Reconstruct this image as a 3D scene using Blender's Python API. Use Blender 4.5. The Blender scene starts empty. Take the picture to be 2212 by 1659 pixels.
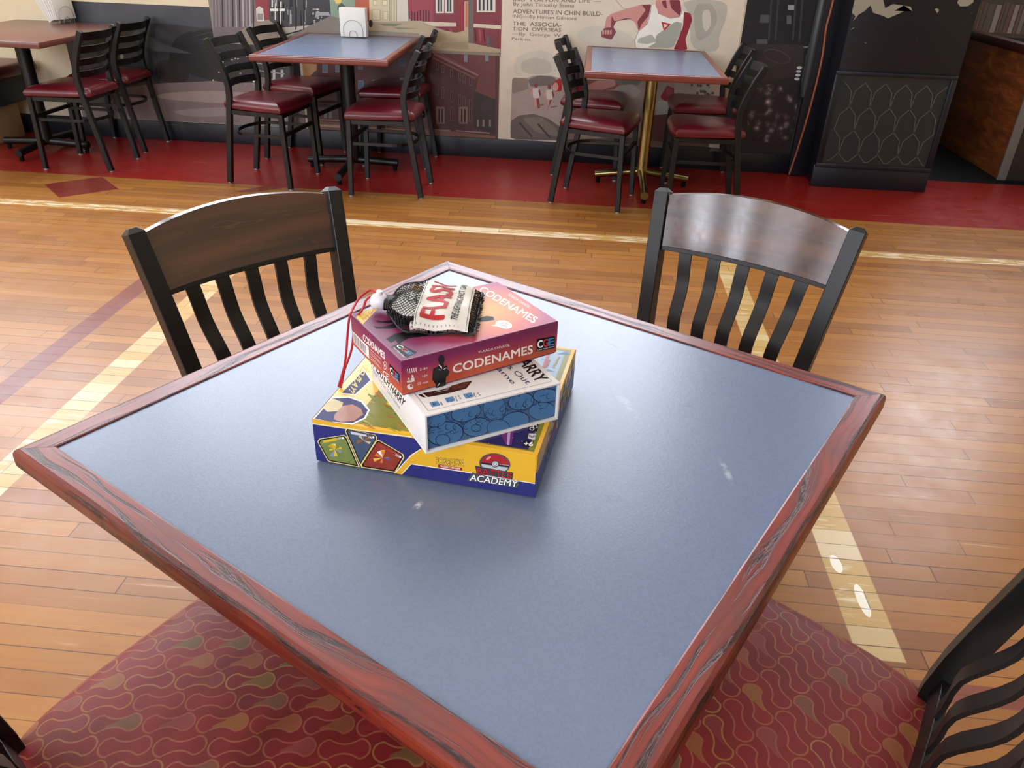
import bpy, bmesh, math, random
from math import sin, cos, pi, radians, sqrt, atan2
from mathutils import Vector, Matrix
from mathutils.geometry import tessellate_polygon
random.seed(7)
SC = bpy.context.scene
COL = SC.collection

# ------------------------------------------------------------------ camera
FPX = 1694.12
EYE = Vector((0, 0, 1.3743))
def _axes():
    pitch, roll, yaw = 0.5251, 0.0359, 0.0753
    F = Vector((0, cos(pitch), -sin(pitch))); U = Vector((0, sin(pitch), cos(pitch))); R = Vector((1, 0, 0))
    c, s = cos(roll), sin(roll)
    R, U = R*c + U*s, U*c - R*s
    Z = Matrix.Rotation(yaw, 3, 'Z')
    return Z @ R, Z @ U, Z @ F
CR, CU, CF = _axes()
cam_d = bpy.data.cameras.new('camera')
cam = bpy.data.objects.new('camera', cam_d); COL.objects.link(cam)
cam_d.sensor_width = 36; cam_d.lens = FPX/2212*36; cam_d.clip_start = 0.02
M = Matrix((CR, CU, -CF)).transposed().to_4x4(); M.translation = EYE
cam.matrix_world = M
SC.camera = cam
# ------------------------------------------------------------------ world, exposure
w = bpy.data.worlds.new('daylight'); SC.world = w; w.use_nodes = True
w.node_tree.nodes['Background'].inputs[0].default_value = (0.75, 0.85, 1, 1)
w.node_tree.nodes['Background'].inputs[1].default_value = 1.0
SC.view_settings.view_transform = 'Standard'; SC.view_settings.look = 'None'
SC.view_settings.gamma = 1; SC.view_settings.use_curve_mapping = False
SC.view_settings.exposure = -0.12
WIN_FAR = 10.5      # brightness of the high windows over the murals
WIN_BACK = 20.0     # brightness of the windows behind the camera
LAMP = 2.5         # ceiling lamps

def ray(px, py):
    return CF + CR*((px-1106)/FPX) - CU*((py-829.5)/FPX)
def at_z(px, py, z):
    d = ray(px, py); return EYE + d*((z-EYE.z)/d.z)
def at_y(px, py, y):
    d = ray(px, py); return EYE + d*((y-EYE.y)/d.y)

# ------------------------------------------------------------------ materials
def lin(h):
    h = h.lstrip('#'); o = []
    for i in (0, 2, 4):
        c = int(h[i:i+2], 16)/255
        o.append(c/12.92 if c <= 0.04045 else ((c+0.055)/1.055)**2.4)
    return (*o, 1)
class NT:
    def __init__(s, name):
        s.m = bpy.data.materials.new(name); s.m.use_nodes = True
        s.t = s.m.node_tree; s.b = s.t.nodes['Principled BSDF']
        s._tc = None
    def n(s, kind, **kw):
        x = s.t.nodes.new(kind)
        for k, v in kw.items(): setattr(x, k, v)
        return x
    def put(s, sock, v):
        if isinstance(v, bpy.types.NodeSocket): s.t.links.new(v, sock)
        elif isinstance(v, str): sock.default_value = lin(v)
        else: sock.default_value = v
    def obj(s):
        if not s._tc: s._tc = s.n('ShaderNodeTexCoord')
        return s._tc.outputs['Object']
    def math(s, op, a, b=0.0, c=0.0):
        x = s.n('ShaderNodeMath', operation=op)
        s.put(x.inputs[0], a); s.put(x.inputs[1], b); s.put(x.inputs[2], c)
        return x.outputs[0]
    def sep(s, v):
        x = s.n('ShaderNodeSeparateXYZ'); s.put(x.inputs[0], v); return x.outputs
    def comb(s, a, b, c=0.0):
        x = s.n('ShaderNodeCombineXYZ')
        for i, v in enumerate((a, b, c)): s.put(x.inputs[i], v)
        return x.outputs[0]
    def scale(s, v, sc):
        x = s.n('ShaderNodeMapping'); s.put(x.inputs[0], v); x.inputs['Scale'].default_value = sc; return x.outputs[0]
    def noise(s, v, sc=5, det=3, rough=.5, dist=0.0, col=False):
        x = s.n('ShaderNodeTexNoise'); s.put(x.inputs['Vector'], v)
        x.inputs['Scale'].default_value = sc; x.inputs['Detail'].default_value = det
        x.inputs['Roughness'].default_value = rough; x.inputs['Distortion'].default_value = dist
        return x.outputs['Color' if col else 'Fac']
    def white(s, v):
        x = s.n('ShaderNodeTexWhiteNoise'); s.put(x.inputs['Vector'], v); return x.outputs['Value']
    def ramp(s, f, stops, interp='LINEAR'):
        x = s.n('ShaderNodeValToRGB'); x.color_ramp.interpolation = interp
        e = x.color_ramp.elements
        while len(e) < len(stops): e.new(0.5)
        for i, (p, c) in enumerate(stops):
            e[i].position = p; e[i].color = lin(c) if isinstance(c, str) else (c, c, c, 1)
        s.put(x.inputs[0], f); return x.outputs[0]
    def mix(s, f, a, b, mode='MIX'):
        x = s.n('ShaderNodeMix', data_type='RGBA', blend_type=mode)
        s.put(x.inputs['Factor'], f); s.put(x.inputs[6], a); s.put(x.inputs[7], b); return x.outputs[2]
    def step(s, a, edge, soft=.001):
        x = s.n('ShaderNodeMapRange'); s.put(x.inputs[0], a)
        x.inputs[1].default_value = edge-soft; x.inputs[2].default_value = edge+soft; return x.outputs[0]
    def band(s, a, lo, hi, soft=.0015):
        return s.math('MULTIPLY', s.step(a, lo, soft), s.math('SUBTRACT', 1.0, s.step(a, hi, soft)))
    def poly(s, X, Y, pts):                       # convex, counter-clockwise
        out = None
        for i in range(len(pts)):
            x0, y0 = pts[i]; x1, y1 = pts[(i+1) % len(pts)]
            L = math.hypot(x1-x0, y1-y0); nx, ny = -(y1-y0)/L, (x1-x0)/L
            d = s.math('ADD', s.math('MULTIPLY', X, nx), s.math('MULTIPLY_ADD', Y, ny, -(x0*nx+y0*ny)))
            d = s.step(d, 0, .002)
            out = d if out is None else s.math('MULTIPLY', out, d)
        return out
    def bump(s, h, strength=.2, dist=.001):
        x = s.n('ShaderNodeBump'); s.put(x.inputs['Height'], h)
        x.inputs['Strength'].default_value = strength; x.inputs['Distance'].default_value = dist
        s.t.links.new(x.outputs[0], s.b.inputs['Normal'])
    def fin(s, color=None, rough=.5, metal=0.0, spec=None, coat=None, emit=None, es=0.0):
        if color is not None: s.put(s.b.inputs['Base Color'], color)
        s.put(s.b.inputs['Roughness'], rough); s.put(s.b.inputs['Metallic'], metal)
        if spec is not None: s.put(s.b.inputs['Specular IOR Level'], spec)
        if coat is not None: s.put(s.b.inputs['Coat Weight'], coat); s.b.inputs['Coat Roughness'].default_value = .15
        if emit is not None: s.put(s.b.inputs['Emission Color'], emit); s.b.inputs['Emission Strength'].default_value = es
        return s.m
_P = {}
def paint(h, rough=.5, var=0.0, metal=0.0, vs=9.0, spec=None):
    k = (h, rough, var, metal, vs, spec)
    if k not in _P:
        t = NT('paint_'+h.strip('#'))
        c = h
        if var:
            f = t.noise(t.obj(), vs, 5, .65)
            c = t.mix(1.0, h, t.ramp(f, [(.25, 1-var), (.75, 1.0)]), 'MULTIPLY')
        _P[k] = t.fin(c, rough, metal, spec)
    return _P[k]

def mat_floor():
    t = NT('gym_floor'); X, Y, Z = t.sep(t.obj())
    PW = .057
    row = t.math('FLOOR', t.math('DIVIDE', Y, PW))
    ry = t.math('FRACT', t.math('DIVIDE', Y, PW))
    r1 = t.white(t.comb(row, 3.1))
    ln = t.math('MULTIPLY_ADD', r1, .5, .55)
    xs = t.math('DIVIDE', t.math('ADD', X, t.math('MULTIPLY', r1, 37.0)), ln)
    colm = t.math('FLOOR', xs); rx = t.math('FRACT', xs)
    rp = t.white(t.comb(row, colm, 1.7)); rp2 = t.white(t.comb(row, colm, 9.2))
    gv = t.comb(t.math('MULTIPLY', X, 2.2), t.math('MULTIPLY', Y, 42.0), t.math('MULTIPLY', rp, 20.0))
    grain = t.noise(gv, 1.6, 5, .6, .6)
    base = t.ramp(rp, [(0, '#7c4b1b'), (.35, '#966122'), (.7, '#a9722c'), (1, '#8d5720')])
    base = t.mix(t.math('MULTIPLY', rp2, .22), base, '#7e4c2a')
    c = t.mix(t.ramp(grain, [(.3, .55), (.7, 0.0)]), base, '#8a5428')
    blot = t.noise(t.obj(), 1.3, 4, .6)
    c = t.mix(t.ramp(blot, [(.35, .0), (.75, .3)]), c, '#b98950')
    # painted court
    wn = t.noise(t.comb(t.math('MULTIPLY', X, 6.0), t.math('MULTIPLY', Y, 30.0), 0.0), 1.5, 4, .65)
    wn2 = t.noise(t.comb(t.math('MULTIPLY', X, 3.0), t.math('MULTIPLY', Y, 3.0), 4.0), 2.0, 3, .6)
    worn = t.math('MAXIMUM', t.ramp(wn, [(.47, 0.0), (.62, .85)]), t.math('MULTIPLY', t.math('GREATER_THAN', rp2, .62), .6))
    yel = t.mix(worn, '#bb9350', '#f0e4c8')
    yel_soft = t.mix(t.math('MAXIMUM', t.ramp(wn, [(.55, 0.0), (.72, .7)]), t.ramp(rp2, [(.35, 0.0), (1.0, .5)])), '#bf9d5c', '#e9dfc0')
    def over(c, mask, col, a=1.0): return t.mix(t.math('MULTIPLY', mask, a), c, col)
    c = over(c, t.math('MULTIPLY', t.band(X, -1.60, -1.50), t.math('SUBTRACT', 1.0, t.step(Y, 4.0))), yel_soft, .85)
    c = over(c, t.math('MULTIPLY', t.band(X, -1.885, -1.80), t.math('SUBTRACT', 1.0, t.step(Y, 3.15))), '#6d2a2c', .82)
    c = over(c, t.math('MULTIPLY', t.band(X, .695, .80), t.band(Y, 1.27, 3.95)), yel_soft, .9)
    c = over(c, t.math('MULTIPLY', t.band(Y, 1.17, 1.225), t.step(X, .55)), '#74322e', .8)
    c = over(c, t.band(Y, 3.905, 3.995), yel, .92)
    c = over(c, t.poly(X, Y, [(-3.109, 4.284), (-2.878, 4.061), (-2.654, 4.28), (-2.876, 4.494)]), '#6f1d1f', .93)
    c = over(c, t.poly(X, Y, [(-2.0, 4.35), (-1.9, 4.35), (-1.72, 4.51), (-1.86, 4.51)]), '#6f1d1f', .8)
    wob = t.math('MULTIPLY_ADD', t.noise(t.comb(X, 0.0), 1.2, 2), .05, 4.475)
    redm = t.math('GREATER_THAN', Y, wob)
    red = t.mix(t.ramp(t.noise(t.comb(t.math('MULTIPLY', X, 4.0), t.math('MULTIPLY', Y, 25.0), 0.0), 2, 4, .7), [(.4, 0.0), (.8, .6)]), '#800b0e', '#9c221c')
    c = over(c, redm, red, .97)
    # two white paint dabs on the line
    for (cx, cy, a, b) in ((.727, 1.575, .014, .034), (.757, 1.455, .013, .055)):
        ex = t.math('DIVIDE', t.math('SUBTRACT', X, cx), a); ey = t.math('DIVIDE', t.math('SUBTRACT', Y, cy), b)
        d = t.math('ADD', t.math('MULTIPLY', ex, ex), t.math('MULTIPLY', ey, ey))
        d = t.math('ADD', d, t.math('MULTIPLY', t.math('SUBTRACT', wn2, .5), .8))
        c = over(c, t.math('LESS_THAN', d, 1.0), '#f1ead8')
    c = over(c, t.poly(X, Y, [(1.30, 1.71), (1.62, 1.71), (1.62, 1.765), (1.33, 1.765)]), '#8a7f5c', .8)
    # grooves
    gy = t.math('MINIMUM', ry, t.math('SUBTRACT', 1.0, ry))
    gx = t.math('MULTIPLY', t.math('MINIMUM', rx, t.math('SUBTRACT', 1.0, rx)), ln)
    gap = t.white(t.comb(row, 7.7))
    g1 = t.math('LESS_THAN', gy, t.math('MULTIPLY_ADD', gap, .022, .008))
    g2 = t.math('LESS_THAN', gx, .0013)
    gm = t.math('MAXIMUM', g1, g2)
    c = t.mix(t.math('MULTIPLY', gm, t.math('MULTIPLY_ADD', gap, .45, .5)), c, '#2c170c')
    sc = t.noise(t.comb(t.math('MULTIPLY', X, 3.0), t.math('MULTIPLY', Y, 70.0), 2.0), 1.2, 3, .6)
    c = t.mix(t.ramp(sc, [(.66, 0.0), (.80, .3)]), c, '#ead3a8')
    rgh = t.ramp(t.noise(t.obj(), 7, 5, .7), [(.3, .26), (.75, .40)])
    t.bump(t.math('ADD', t.math('MULTIPLY', gm, -1.0), t.math('ADD', t.math('MULTIPLY', rp, .5), t.math('MULTIPLY', grain, .3))), .35, .0012)
    return t.fin(c, rgh, spec=.5)

def mat_redwood():
    t = NT('red_stained_oak'); v = t.obj()
    X, Y, Z = t.sep(v)
    warp = t.noise(t.comb(t.math('MULTIPLY', X, 3.0), t.math('MULTIPLY', Y, 9.0), Z), 1.2, 2)
    yy = t.math('ADD', t.math('MULTIPLY', Y, 95.0), t.math('MULTIPLY', warp, 6.0))
    g = t.noise(t.comb(t.math('MULTIPLY', X, 2.6), yy, t.math('MULTIPLY', Z, 60.0)), 1.0, 3, .6, .15)
    c = t.ramp(g, [(.25, '#3c110d'), (.40, '#5c1a14'), (.55, '#76261a'), (.75, '#8c3520')])
    pore = t.noise(t.comb(t.math('MULTIPLY', X, 60.0), t.math('MULTIPLY', yy, 5.0), 1.0), 1.5, 3, .7)
    streak = t.math('MULTIPLY', t.ramp(g, [(.43, 1.0), (.49, 0.0)]), t.ramp(pore, [(.36, 0.0), (.52, 1.0)]))
    c = t.mix(t.math('MULTIPLY', streak, .9), c, '#1c0d0b')
    wear = t.noise(t.comb(t.math('MULTIPLY', X, 5.0), t.math('MULTIPLY', Y, 12.0), 3.0), 1.2, 3, .6)
    c = t.mix(t.ramp(wear, [(.55, 0.0), (.75, .6)]), c, '#4b3530')
    t.bump(t.math('ADD', t.math('MULTIPLY', streak, -1.0), t.math('MULTIPLY', pore, .3)), .35, .0008)
    return t.fin(c, t.ramp(pore, [(.2, .27), (.8, .42)]), spec=.5, coat=.12)

def mat_laminate(col='#56647f', c2='#6d7b97'):
    t = NT('blue_laminate'); v = t.obj()
    n1 = t.noise(v, 260, 3, .7); n2 = t.noise(v, 4, 2, .5)
    c = t.mix(n1, col, c2)
    c = t.mix(t.math('MULTIPLY', n2, .30), c, '#7f8c9c')
    X, Y, Z = t.sep(v)
    # pale rubbed arcs and a few dark scuffs
    fine = t.noise(v, 70, 4, .7)
    for (x, y, rx, ry, ang, col_, am) in ((.10, -.33, .035, .006, .7, '#b9c2c9', .5), (-.21, -.05, .012, .006, .2, '#dfe3e4', .9), (.33, -.03, .035, .004, 1.2, '#3f4c66', .6), (.22, -.22, .03, .012, .4, '#46536d', .45), (.20, .05, .05, .012, 1.0, '#4b5973', .4), (-.05, -.23, .03, .010, 2.0, '#566480', .5), (.17, -.14, .06, .010, .9, '#a9b5bf', .35)):
        dx = t.math('SUBTRACT', X, x); dy = t.math('SUBTRACT', Y, y)
        p = t.math('DIVIDE', t.math('ADD', t.math('MULTIPLY', dx, cos(ang)), t.math('MULTIPLY', dy, sin(ang))), rx)
        q = t.math('DIVIDE', t.math('SUBTRACT', t.math('MULTIPLY', dy, cos(ang)), t.math('MULTIPLY', dx, sin(ang))), ry)
        d = t.math('SUBTRACT', 1.0, t.math('ADD', t.math('MULTIPLY', p, p), t.math('MULTIPLY', q, q)))
        d = t.math('MULTIPLY', t.math('MAXIMUM', t.math('MINIMUM', d, 1.0), 0.0), t.ramp(fine, [(.42, 0.0), (.62, 1.0)]))
        c = t.mix(t.math('MULTIPLY', d, am), c, col_)
    t.bump(t.math('ADD', n1, t.math('MULTIPLY', t.noise(v, 600, 2), .7)), .18, .0006)
    return t.fin(c, .27, spec=.5)

def mat_darkwood():
    t = NT('dark_walnut'); X, Y, Z = t.sep(t.obj())
    g = t.noise(t.comb(t.math('MULTIPLY', X, 2.2), t.math('MULTIPLY', Z, 26.0), Y), 1.2, 2, .45, .35)
    c = t.ramp(g, [(.3, '#33201a'), (.5, '#452a1d'), (.7, '#593622')])
    fl = t.math('ABSOLUTE', t.math('SUBTRACT', t.math('FRACT', t.math('MULTIPLY', g, 7.0)), .5))
    c = t.mix(t.ramp(fl, [(.0, .4), (.05, 0.0)]), c, '#6b432c')
    return t.fin(c, t.ramp(t.noise(t.obj(), 60, 4, .7), [(.3, .12), (.7, .2)]), spec=.5, coat=.3)

def mat_orangewood():
    t = NT('orange_brown_wood'); X, Y, Z = t.sep(t.obj())
    g = t.noise(t.comb(X, t.math('MULTIPLY', Y, 2.0), t.math('MULTIPLY', Z, 9.0)), 2.0, 5, .6, 1.0)
    return t.fin(t.ramp(g, [(.3, '#5f301b'), (.55, '#874a25'), (.8, '#b56a2c')]), .4)

def mat_fabric():
    t = NT('loop_pattern_upholstery'); X, Y, Z = t.sep(t.obj())
    X = t.math('DIVIDE', X, 1.2); Y = t.math('DIVIDE', Y, 1.2); a = radians(38); X2 = t.math('ADD', t.math('MULTIPLY', X, cos(a)), t.math('MULTIPLY', Y, sin(a)))
    Y2 = t.math('SUBTRACT', t.math('MULTIPLY', Y, cos(a)), t.math('MULTIPLY', X, sin(a)))
    CW, CH = .056, .0270
    row = t.math('FLOOR', t.math('DIVIDE', Y2, CH))
    xo = t.math('ADD', t.math('DIVIDE', X2, CW), t.math('MULTIPLY', row, .37))
    cl = t.math('FLOOR', xo)
    u = t.math('MULTIPLY', t.math('SUBTRACT', t.math('FRACT', xo), .5), CW)
    vv = t.math('MULTIPLY', t.math('SUBTRACT', t.math('FRACT', t.math('DIVIDE', Y2, CH)), .5), CH)
    q = t.math('MINIMUM', t.math('MAXIMUM', u, -.0155), .0155)
    du = t.math('SUBTRACT', u, q); k2 = t.math('MULTIPLY', q, 1/.0155)
    sy = t.math('SUBTRACT', vv, t.math('MULTIPLY', k2, .0012))
    rad = t.math('MULTIPLY_ADD', t.math('MULTIPLY', k2, k2), .0056, .0052)
    d = t.math('SUBTRACT', t.math('SQRT', t.math('ADD', t.math('MULTIPLY', du, du), t.math('MULTIPLY', sy, sy))), rad)
    odd = t.math('MODULO', t.math('ABSOLUTE', row), 2.0)
    ring = t.math('LESS_THAN', t.math('ABSOLUTE', d), .0010)
    ins = t.math('LESS_THAN', d, 0.0)
    rr = t.white(t.comb(row, cl, 2.0)); r3 = t.white(t.comb(row, cl, 8.0))
    # one drop-shaped half of the motif is filled, its edge swings like an S
    sw = t.math('MULTIPLY', t.math('SINE', t.math('MULTIPLY', vv, 330.0)), .006)
    lobe = t.math('MULTIPLY', ins, t.math('GREATER_THAN', u, t.math('ADD', sw, -.003)))
    lobe = t.math('MULTIPLY', lobe, t.math('GREATER_THAN', rr, .42))
    base = t.mix(t.ramp(t.noise(t.obj(), 9, 3), [(.35, 0.0), (.65, .7)]), '#731514', '#8a241e')
    c = t.mix(t.math('MULTIPLY', ins, .65), base, t.ramp(rr, [(0, '#7d1522'), (.5, '#8a1f1c'), (1, '#6d141b')]))
    lc = t.ramp(r3, [(0, '#7d6030'), (.3, '#6b5535'), (.5, '#8a3a38'), (.7, '#96662a'), (1, '#7c2230')])
    c = t.mix(t.math('MULTIPLY', lobe, .8), c, lc)
    c = t.mix(t.math('MULTIPLY', ring, .75), c, t.ramp(r3, [(0, '#a07a42'), (.5, '#9c5040'), (1, '#a3702f')]))
    t.bump(t.math('ADD', t.math('MULTIPLY', ring, -1.0), t.math('MULTIPLY', t.noise(t.obj(), 500, 2), .35)), .5, .0012)
    t.b.inputs['Sheen Weight'].default_value = .08
    return t.fin(c, .5, spec=.4)

def mat_vinyl():
    t = NT('burgundy_vinyl')
    t.bump(t.noise(t.obj(), 14, 4, .6), .25, .004)
    c = t.mix(t.ramp(t.noise(t.obj(), 6, 4), [(.4, 0.0), (.7, .5)]), '#540c19', '#6d1420')
    return t.fin(c, .3, spec=.55)
def mat_metal_black():
    t = NT('black_powder_coat')
    t.bump(t.noise(t.obj(), 900, 2), .12, .0004)
    return t.fin('#08090a', .40, spec=.42)
def mat_wall():
    t = NT('cream_plaster')
    t.bump(t.noise(t.obj(), 6, 5, .6), .3, .01)
    c = t.mix(t.ramp(t.noise(t.obj(), 3, 4), [(.4, 0.0), (.7, .5)]), '#ddd1b2', '#d2c19b')
    return t.fin(c, .6)
def mat_navy(chips=True):
    t = NT('chipped_navy_paint')
    n = t.noise(t.obj(), 3.2, 6, .62, .3); n2 = t.noise(t.obj(), 40, 4, .7)
    c = t.mix(t.ramp(n2, [(.4, 0.0), (.7, .4)]), '#0a0f18', '#121a28')
    if chips: c = t.mix(t.math('GREATER_THAN', n2, .73), c, '#a9a491')
    t.bump(n2, .2, .001)
    return t.fin(c, .38)
def mat_radial(name, c0, stops, rad, low=None):
    t = NT(name); X, Y, Z = t.sep(t.obj())
    dx = t.math('SUBTRACT', X, c0[0]); dy = t.math('SUBTRACT', Y, c0[1])
    d = t.math('DIVIDE', t.math('SQRT', t.math('ADD', t.math('MULTIPLY', dx, dx), t.math('MULTIPLY', dy, dy))), rad)
    d = t.math('ADD', d, t.math('MULTIPLY', t.math('SUBTRACT', t.noise(t.obj(), 22, 4), .5), .12))
    return t.fin(t.ramp(d, stops), .42, spec=.28)
def mat_vert(name, lo, hi, stops):
    t = NT(name); X, Y, Z = t.sep(t.obj())
    d = t.math('DIVIDE', t.math('SUBTRACT', Z, lo), hi-lo)
    d = t.math('ADD', d, t.math('MULTIPLY', t.math('SUBTRACT', t.noise(t.scale(t.obj(), (4, 4, 12)), 5, 4), .5), .25))
    return t.fin(t.ramp(d, stops), .35)
def mat_crowd():
    t = NT('crowd_photograph')
    x = t.n('ShaderNodeTexVoronoi'); x.inputs['Scale'].default_value = 17; t.put(x.inputs['Vector'], t.obj())
    n = t.noise(t.obj(), 22, 4, .6)
    f = t.math('ADD', t.math('MULTIPLY', x.outputs['Distance'], -1.3), t.math('MULTIPLY', n, 1.5))
    return t.fin(t.ramp(f, [(.05, '#1d1b1f'), (.35, '#3e383c'), (.6, '#776a6c'), (.85, '#a39a9c')]), .35)
def mat_glow(name, col, e):
    t = NT(name); return t.fin('#000000', .5, emit=lin(col), es=e)

# ------------------------------------------------------------------ mesh tools
class MB:
    def __init__(s): s.v = []; s.f = []; s.mi = []; s.sm = []; s.mats = []
    def mid(s, m):
        if m not in s.mats: s.mats.append(m)
        return s.mats.index(m)
    def add(s, vs, fs, m, smooth=False):
        o = len(s.v); s.v += [tuple(p) for p in vs]; k = s.mid(m)
        for f in fs: s.f.append(tuple(i+o for i in f)); s.mi.append(k); s.sm.append(smooth)
        return s
    def box(s, c, size, m, bev=0.0, rz=0.0, seg=2, mat=None):
        bm = bmesh.new(); bmesh.ops.create_cube(bm, size=1)
        for v in bm.verts: v.co = Vector((v.co.x*size[0], v.co.y*size[1], v.co.z*size[2]))
        if bev: bmesh.ops.bevel(bm, geom=list(bm.edges), offset=bev, segments=seg, affect='EDGES', profile=.5)
        T = Matrix.Translation(c) @ Matrix.Rotation(rz, 4, 'Z')
        if mat is not None: T = mat @ T
        bmesh.ops.transform(bm, matrix=T, verts=bm.verts)
        bm.verts.ensure_lookup_table()
        for i, v in enumerate(bm.verts): v.index = i
        s.add([v.co for v in bm.verts], [[v.index for v in f.verts] for f in bm.faces], m, bool(bev)); bm.free(); return s
    def sweep(s, path, side, w, t, m, ch=.15, cap=0.0, smooth=False):
        path = [Vector(p) for p in path]; side = Vector(side); rings = []
        n = len(path)
        for i, p in enumerate(path):
            T = (path[min(i+1, n-1)]-path[max(i-1, 0)]).normalized()
            S = (side-T*side.dot(T)).normalized(); N = T.cross(S)
            a, b = w/2, t/2; e = min(a, b)*ch
            rings.append([p+S*x+N*y for x, y in ((a, -b+e), (a, b-e), (a-e, b), (-a+e, b), (-a, b-e), (-a, -b+e), (-a+e, -b), (a-e, -b))])
        vs = [q for r in rings for q in r]; fs = []
        for i in range(n-1):
            for k in range(8): fs.append((i*8+k, i*8+(k+1) % 8, (i+1)*8+(k+1) % 8, (i+1)*8+k))
        if cap:
            T = (path[-1]-path[-2]).normalized(); o = len(vs)
            cen = path[-1]
            vs += [cen+(q-cen)*.45+T*cap for q in rings[-1]]
            for k in range(8): fs.append(((n-1)*8+k, (n-1)*8+(k+1) % 8, o+(k+1) % 8, o+k))
            fs.append(tuple(range(o, o+8)))
        else: fs.append(tuple(range((n-1)*8, n*8)))
        fs.append(tuple(reversed(range(8))))
        return s.add(vs, fs, m, smooth)
    def tube(s, path, r, m, seg=12, closed=False, caps=True):
        path = [Vector(p) for p in path]; n = len(path); rings = []; rr = r if isinstance(r, (list, tuple)) else [r]*n
        up = Vector((0, 0, 1)); T0 = (path[1]-path[0]).normalized()
        if abs(T0.dot(up)) > .9: up = Vector((1, 0, 0))
        S = (up-T0*up.dot(T0)).normalized()
        for i, p in enumerate(path):
            if closed: T = (path[(i+1) % n]-path[i-1]).normalized()
            else: T = (path[min(i+1, n-1)]-path[max(i-1, 0)]).normalized()
            S = (S-T*S.dot(T)).normalized(); N = T.cross(S)
            rings.append([p+(S*cos(2*pi*k/seg)+N*sin(2*pi*k/seg))*rr[i] for k in range(seg)])
        vs = [q for r_ in rings for q in r_]; fs = []
        for i in range(n if closed else n-1):
            j = (i+1) % n
            for k in range(seg): fs.append((i*seg+k, i*seg+(k+1) % seg, j*seg+(k+1) % seg, j*seg+k))
        s.add(vs, fs, m, True)
        if caps and not closed:
            s.add(rings[0], [tuple(reversed(range(seg)))], m); s.add(rings[-1], [tuple(range(seg))], m)
        return s
    def lathe(s, prof, c, m, seg=24):
        vs = []; fs = []
        for r, z in prof:
            for k in range(seg): vs.append((c[0]+r*cos(2*pi*k/seg), c[1]+r*sin(2*pi*k/seg), c[2]+z))
        for i in range(len(prof)-1):
            for k in range(seg): fs.append((i*seg+k, i*seg+(k+1) % seg, (i+1)*seg+(k+1) % seg, (i+1)*seg+k))
        fs.append(tuple(reversed(range(seg)))); fs.append(tuple((len(prof)-1)*seg+k for k in range(seg)))
        return s.add(vs, fs, m, True)
    def build(s, name, parent=None, loc=None, rz=0.0, mods=None):
        me = bpy.data.meshes.new(name); me.from_pydata(s.v, [], s.f); me.update()
        for m in s.mats: me.materials.append(m)
        me.polygons.foreach_set('material_index', s.mi); me.polygons.foreach_set('use_smooth', s.sm)
        o = bpy.data.objects.new(name, me); COL.objects.link(o)
        if parent: o.parent = parent
        if loc is not None: o.location = loc
        o.rotation_euler[2] = rz
        if any(s.sm):
            try: me.set_sharp_from_angle(angle=radians(38))
            except Exception: pass
        return o
def tag(o, label=None, cat=None, group=None, kind=None):
    if label: o['label'] = label
    if cat: o['category'] = cat
    if group: o['group'] = group
    if kind: o['kind'] = kind
    return o
def empty(name, loc=(0, 0, 0), rz=0.0):
    o = bpy.data.objects.new(name, None); COL.objects.link(o); o.location = loc; o.rotation_euler[2] = rz
    o.empty_display_size = .1; return o
def copy_tree(o, parent=None):
    c = o.copy(); COL.objects.link(c)
    if parent: c.parent = parent
    for ch in list(o.children): copy_tree(ch, c)
    return c
def structure(o): o['kind'] = 'structure'; return o

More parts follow.
